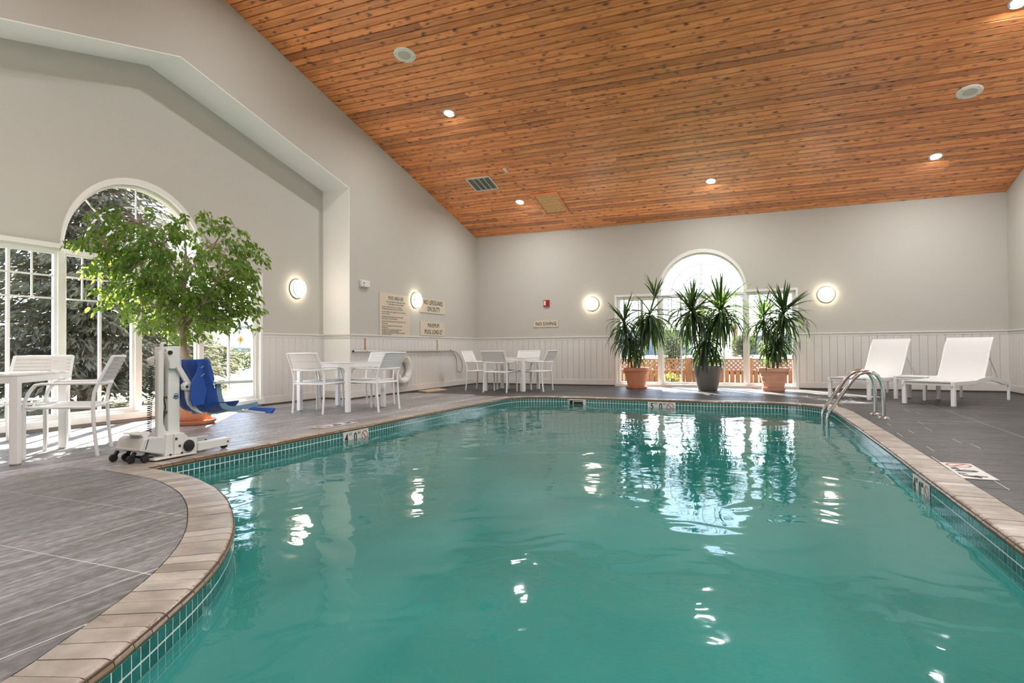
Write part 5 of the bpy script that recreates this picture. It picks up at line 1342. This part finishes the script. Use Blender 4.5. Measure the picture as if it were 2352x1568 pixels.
def crown(parent, x, y, z, counts, scale=1.0, extra=None):
    if extra is not None:
        for kind, cnt in counts.items():
            for k in range(int(cnt * (0.35 if kind in ('up', 'mid') else 0.6))):
                yaw = rg.uniform(0, 2 * pi)
                if sin(yaw) > 0.55 and parent.location.y + y > 13.85: yaw = -yaw
                s = scale * rg.uniform(0.8, 1.15)
                strap_into(extra, rg.choice(STRAP[kind]), (x, y, z - (0.16 if kind in ('low', 'hang') else 0.02) + rg.uniform(-0.10, 0.05)), (rg.uniform(-.25, .25), rg.uniform(-.12, .12), yaw), (s, s, s))
    for kind, cnt in counts.items():
        for k in range(cnt):
            me = rg.choice(STRAP[kind]); o = bpy.data.objects.new('leaf', me); COL.objects.link(o); o.parent = parent
            dz = {'up': 0.05, 'mid': 0.0, 'low': -0.06, 'hang': -0.12}[kind]
            o.location = (x + rg.uniform(-0.012, 0.012), y + rg.uniform(-0.012, 0.012), z + dz + rg.uniform(-0.05, 0.04))
            yaw = 2 * pi * (k + rg.uniform(-0.4, 0.4)) / max(1, cnt)
            if cos(yaw) * 0 + sin(yaw) > 0.55 and y > 13.9: yaw = -yaw                 # keep clear of the window behind
            o.rotation_euler = (rg.uniform(-0.25, 0.25), rg.uniform(-0.12, 0.12), yaw)
            s = scale * rg.uniform(0.8, 1.12); o.scale = (s, s * rg.uniform(0.85, 1.1), s)
def dracaena(label, px, py, ptype, canes, crowns):
    t = thing('potted_dracaena', label, 'plant', (px, py, 0.0015), group='potted dracaenas before the arched window')
    zt = {'a': 0.47, 'b': 0.51, 'c': 0.47}[ptype]; z0 = 0.0
    if ptype == 'a':
        saucer(t, 0.245, 0.05, M['terra']); p_ = pot_lathe('pot', t, 0.195, 0.285, 0.43, M['terra']); p_.location.z = 0.045
    elif ptype == 'b':
        pot_lathe('pot', t, 0.195, 0.285, 0.53, M['grey_pot'], rim=False)
    else:
        saucer(t, 0.225, 0.075, M['terra2']); p_ = pot_lathe('pot', t, 0.20, 0.30, 0.42, M['terra2'], ribs=True); p_.location.z = 0.065
    MB().lathe([(0.001, 0.0), (0.15, 0.005), (0.262, -0.005)], (0, 0, zt - 0.05), 24, cap=False).obj('soil', M['soil'], t, True)
    for pts in canes:
        MB().tube([(a - px, b - py, c) for a, b, c in pts], [0.026 - 0.010 * i / len(pts) for i in range(len(pts))], 10).obj('cane', M['cane'], t, True)
    ex = MB()
    for x, y, z, cn, sc in crowns: crown(t, x - px, y - py, z, cn, sc * 1.02, ex)
    o = ex.obj('inner_foliage', M['drac'], t, True, fix=False); o['kind'] = 'stuff'
    return t
dracaena('dracaena with one raised head in a smooth clay pot, left end of the arched window', -2.76, 13.98, 'a',
         [[(-2.70, 13.98, 0.42), (-2.62, 13.98, 0.9), (-2.50, 13.97, 1.4), (-2.42, 13.97, 1.75), (-2.33, 13.97, 2.10)], [(-2.85, 13.98, 0.42), (-2.92, 13.96, 0.9), (-2.99, 13.96, 1.3), (-3.02, 13.95, 1.62)], [(-2.76, 13.90, 0.42), (-2.74, 13.9, 0.8)]],
         [(-2.33, 13.97, 2.08, dict(up=10, mid=5), 0.72), (-2.44, 13.97, 1.72, dict(mid=9, low=20, hang=52), 0.98), (-3.02, 13.95, 1.58, dict(up=9, mid=12, low=18, hang=12), 0.82), (-2.90, 13.93, 1.24, dict(low=12, hang=30), 0.74), (-2.74, 13.90, 0.98, dict(mid=6, low=14, hang=16), 0.52)])
dracaena('twin-headed dracaena in a dark grey pot, middle of the arched window', -1.18, 13.74, 'b',
         [[(-1.26, 13.74, 0.46), (-1.38, 13.76, 0.95), (-1.46, 13.8, 1.4), (-1.49, 13.82, 1.82)], [(-1.10, 13.74, 0.46), (-0.98, 13.76, 0.95), (-0.93, 13.8, 1.4), (-0.91, 13.82, 1.80)], [(-1.18, 13.68, 0.46), (-1.2, 13.68, 1.1)]],
         [(-1.49, 13.82, 1.78, dict(up=17, mid=18, low=22, hang=34), 1.0), (-0.91, 13.82, 1.76, dict(up=17, mid=18, low=22, hang=34), 1.0), (-1.20, 13.68, 1.15, dict(up=4, mid=10, low=18, hang=24), 0.85), (-1.30, 13.70, 0.88, dict(low=8, hang=14), 0.48), (-1.04, 13.70, 0.88, dict(low=8, hang=14), 0.48)])
dracaena('dracaena in a ribbed dusty clay pot, right end of the arched window', 0.13, 13.86, 'c',
         [[(0.04, 13.86, 0.42), (-0.02, 13.87, 0.9), (-0.05, 13.88, 1.3), (-0.06, 13.88, 1.58)], [(0.20, 13.86, 0.42), (0.25, 13.87, 0.9), (0.30, 13.88, 1.35), (0.33, 13.88, 1.70)], [(0.13, 13.8, 0.42), (0.13, 13.8, 1.0)]],
         [(-0.06, 13.88, 1.55, dict(up=10, mid=16, low=16, hang=14), 0.80), (0.33, 13.88, 1.66, dict(up=16, mid=18, low=24, hang=20), 0.92), (0.20, 13.80, 1.15, dict(mid=8, low=18, hang=22), 0.75), (0.10, 13.78, 1.02, dict(low=12, hang=26), 0.58)])

# weeping fig in a clay pot behind the lift
FX, FY = -6.76, 5.56
t = thing('potted_fig_tree', 'large weeping fig tree in a clay pot before the alcove window', 'tree', (FX, FY, 0.0015))
saucer(t, 0.30, 0.055, M['terra']); p_ = pot_lathe('pot', t, 0.235, 0.31, 0.40, M['terra']); p_.location.z = 0.05
MB().lathe([(0.001, 0.0), (0.28, -0.004)], (0, 0, 0.40), 24, cap=False).obj('soil', M['soil'], t, True)
tr = [(0.02, -0.02, 0.38), (0.03, -0.06, 0.70), (0.0, -0.10, 1.0), (0.02, -0.13, 1.25), (0.0, -0.09, 1.5), (0.01, -0.10, 1.8), (0.0, -0.06, 2.1), (0.0, -0.08, 2.4)]
MB().tube(tr, [0.052, 0.047, 0.043, 0.040, 0.034, 0.026, 0.018, 0.008], 12).obj('trunk', M['bark'], t, True)
ELL = [((0.0, -0.10, 1.92), (0.60, 1.12, 0.66)), ((0.02, -0.82, 2.18), (0.45, 0.52, 0.42)), ((0.0, 0.42, 2.08), (0.55, 0.66, 0.66)), ((0.0, -0.05, 1.36), (0.40, 0.74, 0.36)), ((0.0, -0.50, 1.55), (0.42, 0.62, 0.34)), ((0.0, 0.62, 1.55), (0.42, 0.40, 0.38))]
def in_crown(p):
    return min(sum(((p[i] - c[i]) / r[i]) ** 2 for i in range(3)) for c, r in ELL)
sites = []
while len(sites) < 330:
    c, r = rg.choice(ELL)
    p = (c[0] + r[0] * rg.uniform(-1, 1), c[1] + r[1] * rg.uniform(-1, 1), c[2] + r[2] * rg.uniform(-1, 1))
    q = in_crown(p)
    if q > 1.0 or q < 0.12 or p[0] < -0.72: continue
    if any((p[0] - s[0]) ** 2 + (p[1] - s[1]) ** 2 + (p[2] - s[2]) ** 2 < 0.009 for s in sites): continue
    sites.append(p)
# limbs first, twigs hung on them
LIMBS = [[(0.0, -0.10, 1.10), (0.05, -0.30, 1.42), (0.08, -0.55, 1.66), (0.05, -0.85, 1.85), (0.0, -1.05, 2.0)], [(0.0, -0.12, 1.30), (0.02, 0.12, 1.48), (0.05, 0.45, 1.72), (0.02, 0.72, 1.95), (0.0, 0.86, 2.2)],
         [(0.0, -0.09, 1.55), (0.12, -0.22, 1.85), (0.10, -0.5, 2.15), (0.05, -0.72, 2.40)], [(0.01, -0.10, 1.75), (-0.1, 0.1, 2.0), (-0.05, 0.38, 2.3), (0.0, 0.52, 2.55)],
         [(0.0, -0.12, 1.20), (-0.2, -0.05, 1.5), (-0.35, -0.02, 1.85), (-0.4, 0.05, 2.2)], [(0.01, -0.12, 1.26), (0.22, -0.02, 1.5), (0.34, 0.1, 1.8), (0.36, 0.18, 2.15)]]
ln_pts = []
for L_ in LIMBS:
    MB().tube(L_, [0.024 - 0.017 * i / (len(L_) - 1) for i in range(len(L_))], 8).obj('branch', M['bark'], t, True)
    ln_pts += [Vector(p) for p in L_[1:]]
ln_pts += [Vector(p) for p in tr[3:]]
tw = MB()
for s in sites:
    sv = Vector(s); b = min(ln_pts, key=lambda q: (q - sv).length + (0.25 if q.z > sv.z + 0.1 else 0))
    mid = (b + sv) / 2 + Vector((rg.uniform(-.03, .03), rg.uniform(-.03, .03), 0.06))
    tw.tube([b, mid, sv], [0.007, 0.005, 0.002], 5)
o = tw.obj('twigs', M['bark'], t, True); o['kind'] = 'stuff'
LEAFV = [(0, 0, 0), (0.012, 0.012, 0.002), (0.032, 0.016, 0.0), (0.052, 0.009, -0.006), (0.068, 0, -0.014), (0.052, -0.009, -0.006), (0.032, -0.016, 0.0), (0.012, -0.012, 0.002), (0.034, 0, -0.005)]
LEAFF = [(0, 8, 1), (1, 8, 2), (2, 8, 3), (3, 8, 4), (4, 8, 5), (5, 8, 6), (6, 8, 7), (7, 8, 0)]
leaves = []
for s in sites:
    sv = Vector(s); outw = Vector((s[0], s[1] + 0.1, 0.0))
    n = rg.randint(15, 25); ax = (outw.normalized() + Vector((rg.uniform(-.5, .5), rg.uniform(-.5, .5), rg.uniform(-.9, .1)))).normalized()
    for k in range(n):
        p = sv + ax * rg.uniform(-0.11, 0.11) + Vector((rg.gauss(0, .035), rg.gauss(0, .035), rg.gauss(0, .03)))
        if p.x < -0.85: continue
        d = (Vector((rg.gauss(0, 1), rg.gauss(0, 1), -0.7 + rg.gauss(0, .6))) + ax * 0.7).normalized()
        nn = Vector((rg.gauss(0, .6), rg.gauss(0, .6), 1.0)); nn = (nn - d * nn.dot(d)).normalized(); sd = nn.cross(d)
        leaves.append((p, d, sd, nn, rg.uniform(0.9, 1.4)))
camv = Vector((-FX, -FY, CAMZ)).normalized()
leaves.sort(key=lambda q: -(q[0].dot(camv)))
lm = MB().add(LEAFV, LEAFF).mesh('fig leaf', M['ficus_single'], True, fix=False)
for p, d, sd, nn, s in leaves[:300]:
    o = bpy.data.objects.new('leaf', lm); COL.objects.link(o); o.parent = t
    mx4 = Matrix((d * s, sd * s, nn * s)).transposed().to_4x4(); mx4.translation = p; o.matrix_local = mx4
fo = MB()
for p, d, sd, nn, s in leaves[300:]:
    fo.add([p + (d * a + sd * b + nn * c) * s for a, b, c in LEAFV], LEAFF)
o = fo.obj('foliage', M['ficus'], t, True, fix=False); o['kind'] = 'stuff'

# ================================================================== OUTSIDE
ro = random.Random(5)
GZ = -0.16
def ground(name, poly, z0, z1, m):
    o = MB().prism(poly, z0, z1, lambda u, v, q: (u, v, q)).obj(name, m); o['kind'] = 'structure'; return o
ground('lawn', [(-17.4, -40), (-7.98, -40), (-7.98, 14.9), (-60, 120), (-60, 60), (-17.4, 30)][:0] or [(-17.4, -40), (-8.0, -40), (-8.0, 60), (-17.4, 60)], GZ - 0.3, GZ, M['grass'])
ground('ground_back', [(-8.0, 14.92), (25, 14.92), (25, 60), (-8.0, 60)], GZ - 0.3, GZ - 0.002, M['grass'])
ground('road', [(-22.4, -60), (-18.6, -60), (-18.6, 90), (-22.4, 90)], GZ - 0.3, GZ + 0.02, M['road'])
ground('pavement', [(-18.4, -60), (-17.2, -60), (-17.2, 90), (-18.4, 90)], GZ - 0.3, GZ + 0.05, M['road'])
ground('verge', [(-60, -80), (-22.4, -80), (-22.4, 120), (-60, 120)], GZ - 0.4, GZ - 0.01, M['grass'])
hm = MB(); prof_h = [(-25.5, GZ - 0.05), (-28.5, 0.5), (-31.5, 0.75), (-34, 0.85), (-42, 2.0), (-50, 2.7), (-58, 2.75), (-62, 2.0)]
rows_ = [[Vector((x + ro.uniform(-.4, .4), y, z + ro.uniform(-0.12, 0.12))) for x, z in prof_h] for y in range(-60, 111, 5)]
hm.grid(rows_); hill = hm.obj('hillside', M['hill'], None, True); hill['kind'] = 'structure'
# guard rails on the slope
def guardrail(name, label, x, z, y0, y1, step):
    t = thing(name, label, 'guard rail', (x, y0, z - 0.9))
    MB().add([(0, 0, 0.62), (0.06, 0, 0.70), (0, 0, 0.78), (0.06, 0, 0.86), (0, 0, 0.94)] + [(0, y1 - y0, 0.62), (0.06, y1 - y0, 0.70), (0, y1 - y0, 0.78), (0.06, y1 - y0, 0.86), (0, y1 - y0, 0.94)], [(i, i + 1, i + 6, i + 5) for i in range(4)]).obj('beam', M['galv'], t, fix=False)
    y = 0.5
    while y < y1 - y0:
        MB().box(-0.16, -0.02, y, y + 0.12, -0.3, 0.92).obj('post', M['galv'], t); y += step
    return t
guardrail('guard_rail', 'long steel guard rail on the slope beyond the road, seen through the alcove window', -30.5, 1.15, 6, 46, 1.6)
guardrail('guard_rail', 'distant guard rail along the top of the hillside on the skyline', -50.0, 3.55, 8, 70, 2.4)
t = thing('warning_sign', 'yellow diamond road sign on the slope beyond the guard rail', 'road sign', (-34.0, 31.95, 0.75))
MB().tube([(0, 0, 0), (0, 0, 0.95)], 0.04, 8).obj('post', M['galv'], t)
MB().box(-0.02, 0.02, -0.19, 0.19, -0.19, 0.19, Matrix.Rotation(pi / 4, 4, 'X')).obj('sign_plate', M['yellow'], t).location = (0.06, 0, 1.0)
MB().box(0.085, 0.09, -0.03, 0.03, 0.90, 1.08).obj('symbol', M['ink'], t)
t = thing('concrete_kerb', 'long pale kerb beam along the far side of the road', 'kerb', (-22.6, 0, GZ))
MB().box(-0.15, 0.15, -40, 80, 0, 0.16).obj('kerb_beam', M['concrete'], t)

def clumps(mb, pts, size, n=3, flat=0.0, up=0.2):
    for p in pts:
        for k in range(n):
            d = Vector((ro.gauss(0, 1), ro.gauss(0, 1), ro.gauss(0, 1) * (1 - flat) + up)).normalized(); sd = d.cross(Vector((ro.gauss(0, 1), ro.gauss(0, 1), ro.gauss(0, 1)))).normalized()
            L_ = size * ro.uniform(0.6, 1.3); w = L_ * 0.36
            q = Vector(p) + Vector((ro.gauss(0, size * .4), ro.gauss(0, size * .4), ro.gauss(0, size * .3)))
            mb.add([q, q + d * L_ * 0.5 + sd * w * 0.5, q + d * L_, q + d * L_ * 0.5 - sd * w * 0.5], [(0, 1, 2, 3)])
def shrub(name, label, c, r, m, n=500, size=0.13, group=None, trunk=0.0, cat='shrub', stemm='trunk'):
    t = thing(name, label, cat, c, group=group)
    mb = MB(); pts = []
    for k in range(n):
        while True:
            p = Vector((ro.uniform(-1, 1), ro.uniform(-1, 1), ro.uniform(-1, 1)))
            if 0.25 < p.length < 1.0: break
        f = 1 + 0.25 * sin(p.x * 5 + c[0]) * cos(p.y * 4 + c[1])
        pts.append((p.x * r[0] * f, p.y * r[1] * f, trunk + r[2] + p.z * r[2] * f))
    clumps(mb, pts, size, 4)
    o = mb.obj('foliage', m, t, fix=False); o['kind'] = 'stuff'
    st = MB()
    for k in range(4):
        a = k * pi / 2 + 0.5; st.tube([(0.03 * cos(a), 0.03 * sin(a), 0), (r[0] * 0.3 * cos(a), r[1] * 0.3 * sin(a), trunk + r[2]), (r[0] * 0.45 * cos(a), r[1] * 0.45 * sin(a), trunk + r[2] * 1.5)], [0.035 + trunk * 0.02, 0.025, 0.01], 6)
    st.obj('stem', M[stemm], t, True)
    return t
# spruce in front of the alcove window
t = thing('spruce_tree', 'large dark spruce tree on the lawn outside the alcove window', 'tree', (-12.5, 7.95, GZ))
MB().tube([(0, 0, -0.1), (0.02, 0.0, 2.5), (0, 0.02, 5.5), (0, 0, 9.2)], [0.19, 0.155, 0.10, 0.02], 12).obj('trunk', M['trunk'], t, True)
fb = MB(); bb = MB(); z = 0.55
while z < 9.0:
    R_ = 2.50 * (1 - z / 9.6) ** 0.8 + 0.15; nb = max(5, int(13 * (1 - z / 11)))
    for k in range(nb):
        a = 2 * pi * (k + ro.uniform(-.45, .45)) / nb + z * 2.1; L_ = R_ * ro.uniform(0.72, 1.1)
        pp = []; m_ = 7
        for i in range(m_ + 1):
            f = i / m_; pp.append(Vector((cos(a) * L_ * f, sin(a) * L_ * f, z + 0.10 * f - 0.42 * L_ / 2.6 * f * f + 0.10 * f ** 4)))
        bb.tube(pp, [0.03 * (1 - 0.85 * i / m_) * (R_ / 2.5) + 0.004 for i in range(m_ + 1)], 4)
        side = Vector((-sin(a), cos(a), 0))
        for i in range(1, m_ + 1):
            f = i / m_; wd = 0.55 * L_ / 2.4 * (1 - 0.55 * f) + 0.08
            for j in range(20):
                s = ro.uniform(-1, 1); q = pp[i] + side * s * wd + Vector((cos(a), sin(a), 0)) * ro.uniform(-0.12, 0.16) - Vector((0, 0, abs(s) * 0.10 + ro.uniform(0.0, 0.14)))
                d = (Vector((cos(a), sin(a), 0)) * 0.8 + side * s * 0.9 + Vector((ro.gauss(0, .2), ro.gauss(0, .2), -0.35 + ro.gauss(0, .25)))).normalized()
                sd = d.cross(Vector((ro.gauss(0, .5), ro.gauss(0, .5), 1))).normalized(); l_ = ro.uniform(0.10, 0.25); w = l_ * 0.12
                fb.add([q, q + d * l_ * .45 + sd * w, q + d * l_, q + d * l_ * .45 - sd * w], [(0, 1, 2, 3)])
                n2 = sd.cross(d); fb.add([q, q + d * l_ * .45 + n2 * w, q + d * l_ * .9 + Vector((0, 0, -.03)), q + d * l_ * .45 - n2 * w], [(0, 1, 2, 3)])
    z += 0.21 + 0.02 * z
o = bb.obj('branches', M['trunk'], t, True, fix=False); o['kind'] = 'stuff'
o = fb.obj('needles', M['spruce'], t, fix=False); o['kind'] = 'stuff'
# shrubs beyond the road
for i, (y, rx, rz_, zc) in enumerate(((16.9, 0.72, 0.55, 0), (18.55, 0.72, 0.60, 0), (20.2, 0.72, 0.66, 0), (21.85, 0.72, 0.66, 0), (23.9, 0.75, 0.60, 0), (14.9, 0.9, 0.7, 0), (12.7, 0.9, 0.6, 0))):
    shrub('roadside_shrub', ['rounded olive shrub', 'wide grey green shrub', 'bushy grey shrub below the young tree', 'broad leafy shrub below the yellow road sign', 'last olive shrub by the window frame', 'shrub half hidden by the spruce', 'low shrub behind the spruce'][i] + ' beyond the road', (-24.2, y, GZ), (0.9, rx, rz_), M['shrub'], 420, 0.16, 'shrubs beyond the road')
shrub('young_tree', 'slim young leafy tree among the shrubs beyond the road', (-25.9, 22.2, GZ), (0.55, 0.62, 0.75), M['shrub'], 420, 0.13, None, 0.6, 'tree')
# planter outside the alcove window
t = thing('outdoor_planter', 'clay planter with drooping plant standing outside the alcove window', 'planter', (-8.55, 7.45, GZ))
pot_lathe('pot', t, 0.11, 0.17, 0.42, M['terra2'])
MB().lathe([(0.001, 0.0), (0.14, 0.0)], (0, 0, 0.38), 20, cap=False).obj('soil', M['soil'], t)
mb = MB(); clumps(mb, [(0.16 * cos(a), 0.16 * sin(a), 0.42 + 0.05 * sin(3 * a)) for a in [2 * pi * k / 50 for k in range(50)]], 0.07, 4, up=-0.2); o = mb.obj('foliage', M['shrub'], t, fix=False); o['kind'] = 'stuff'
# low plant by the planter
shrub('ground_cover', 'low pale green plant at the foot of the outdoor planter', (-8.6, 7.85, GZ), (0.2, 0.3, 0.10), M['yellowshrub'], 90, 0.07)

# ---- fence outside the back window
FYY = 17.3
def zf(z19): return CAMZ + (z19 - CAMZ) * FYY / 19.0
ft, fm, fb_ = 0.62, 0.30, GZ
t = thing('garden_fence', 'orange wooden fence with lattice top outside the arched window', 'fence', (0, FYY, 0))
px_ = [-5.2, -3.55, -1.98, -0.42, 1.0, 2.5, 4.0]
for k, x in enumerate(px_): bevel(MB().box(x - 0.085, x + 0.085, -0.05, 0.05, fb_ - 0.1, ft + 0.03).obj('post', M['fence'], t), 0.006)
for a, b in zip(px_, px_[1:]):
    x0, x1 = a + 0.085, b - 0.085
    for z in (ft - 0.02, fm): MB().box(x0, x1, -0.025, 0.025, z - 0.022, z + 0.022).obj('rail', M['fence'], t)
    MB().box(x0, x1, 0.02, 0.04, fb_ + 0.06, fb_ + 0.10).obj('rail', M['fence'], t)
    n = int((x1 - x0 + (ft - fm)) / 0.115); h_ = ft - fm - 0.06; zb_ = fm + 0.02
    for s in (-1, 1):
        for k in range(n):
            # diagonal lath clipped to the panel
            u0 = x0 - h_ + k * 0.115 if s > 0 else x0 + k * 0.115; z0 = zb_; u1 = u0 + s * h_; z1 = zb_ + h_
            def cl(u, z, ua, za, ub, zb2):
                if u < x0: f = (x0 - ua) / (ub - ua); return x0, za + (zb2 - za) * f
                if u > x1: f = (x1 - ua) / (ub - ua); return x1, za + (zb2 - za) * f
                return u, z
            if max(u0, u1) <= x0 or min(u0, u1) >= x1: continue
            A_ = cl(u0, z0, u0, z0, u1, z1); B_ = cl(u1, z1, u0, z0, u1, z1)
            if hypot(A_[0] - B_[0], A_[1] - B_[1]) < 0.03: continue
            MB().bar((A_[0], s * 0.005, A_[1]), (B_[0], s * 0.005, B_[1]), 0.009, 0.032, up=(0, 0, 1)).obj('lath', M['fence'], t)
    n = int((x1 - x0) / 0.13); w = (x1 - x0) / n
    for k in range(n):
        MB().box(x0 + k * w + 0.012, x0 + (k + 1) * w - 0.012, -0.012, 0.012, fb_ + 0.02, fm - 0.02).obj('board', M['fence'], t)
shrub('garden_shrub', 'small yellow green bush outside the window beside the left clay pot', (-2.35, 16.4, GZ), (0.26, 0.22, 0.20), M['yellowshrub'], 160, 0.07)
shrub('hedge_shrub', 'low dark shrub just behind the fence, left of the small tree', (-3.2, 18.6, GZ), (0.5, 0.4, 0.40), M['shrub'], 200, 0.09, 'low shrubs behind the fence')
shrub('hedge_shrub', 'low dark shrub just behind the fence, right of the small tree', (-1.9, 18.9, GZ), (0.5, 0.4, 0.39), M['shrub'], 200, 0.09, 'low shrubs behind the fence')
shrub('garden_tree', 'small bushy tree behind the fence, left of the grey pot dracaena', (-3.35, 24.0, GZ), (0.50, 0.5, 0.95), M['shrub'], 520, 0.12, None, 0.15, 'tree')
shrub('street_tree', 'pale leafy tree beside the brick pillar behind the fence', (-0.95, 29.5, 0.4), (0.55, 0.55, 0.52), M['shrub'], 520, 0.14, None, 0.1, 'tree')
shrub('street_tree', 'rounded leafy tree right of the window mullion behind the fence', (0.15, 32.5, 0.4), (0.5, 0.5, 0.45), M['shrub'], 420, 0.14, None, 0.1, 'tree')
ground('street', [(-30, 26.5), (25, 26.5), (25, 70), (-30, 70)], 0.0, 0.42, M['road'])
def house(name, label, x0, x1, y, z0, z1, m, roof=None):
    t = thing(name, label, 'building', ((x0 + x1) / 2, y, 0)); w = (x1 - x0) / 2
    MB().box(-w, w, 0, 4, 0.0, z1).obj('wall', m, t)
    MB().box(-w - 0.1, w + 0.1, -0.15, 4.1, z1, z1 + 0.12).obj('roof', M['roof'], t)
    n = max(2, int(2 * w / 1.3))
    for k in range(n):
        x = -w + (k + 0.5) * 2 * w / n
        f = MB().box(x - 0.3, x + 0.3, -0.04, 0.02, z0 + (z1 - z0) * 0.3, z0 + (z1 - z0) * 0.75).obj('window', M['bldg2'], t)
        MB().box(x - 0.24, x + 0.24, -0.05, 0.0, z0 + (z1 - z0) * 0.35, z0 + (z1 - z0) * 0.70).obj('pane', M['roof'], f)
house('shop_building', 'long grey blue building across the street, left part of the arched window', -12.5, -5.4, 46, 0.5, 2.15, M['bldg'])
house('shop_building', 'low dark roofed building across the street, right part of the arched window', -1.9, 3.8, 46, 0.4, 1.65, M['roof'])
t = thing('brick_pillar', 'tall red brick pillar across the street beside the middle plant', 'pillar', (-1.56, 35.0, 0.3))
for k in range(13):
    MB().box(-0.14 + 0.004 * (k % 2), 0.14 - 0.004 * (k % 2), -0.14, 0.14, k * 0.14 + 0.004, k * 0.14 + 0.136).obj('brick_course', M['redbrick'], t)
MB().box(-0.17, 0.17, -0.17, 0.17, 1.82, 1.90).obj('cap', M['concrete'], t)
# steel sign gantry and pole with wires
t = thing('steel_gantry', 'thin steel gantry frame with box signs high above the street', 'gantry', (0, 53.5, 0))
for x in (-7.75, -6.3, -2.3, -0.4): MB().tube([(x, 0, GZ - 0.3), (x, 0, 5.7)], 0.07, 8).obj('post', M['galv'], t)
for z in (5.55, 4.75): MB().tube([(-9.0, 0, z), (0.6, 0, z)], 0.06, 8).obj('beam', M['galv'], t)
for k in range(10): MB().tube([(-9 + k * 0.96, 0, 4.75 if k % 2 else 5.55), (-9 + (k + 1) * 0.96, 0, 5.55 if k % 2 else 4.75)], 0.035, 6).obj('brace', M['galv'], t)
for x in (-6.0, -5.0, -4.1, -1.6): bevel(MB().box(x - 0.32, x + 0.32, -0.12, 0.12, 4.85, 5.35).obj('box_sign', M['bldg2'], t), 0.03)
t = thing('utility_pole', 'utility pole with cross arms and wires behind the left dracaena', 'pole', (-7.5, 40, 0))
MB().tube([(0, 0, 0.2), (0, 0, 5.6)], 0.09, 8).obj('pole', M['trunk'], t)
for z in (4.05, 4.55): MB().box(-0.9, 0.9, -0.05, 0.05, z, z + 0.09).obj('cross_arm', M['trunk'], t)
for k, z in enumerate((4.2, 4.7, 5.1)):
    MB().tube([(-14, 0.5, z + 0.3), (-7, 0.2, z - 0.12), (0, 0, z), (8, 0.2, z - 0.15), (22, 0.5, z + 0.2)], 0.018, 5).obj('wire', M['rubber'], t)
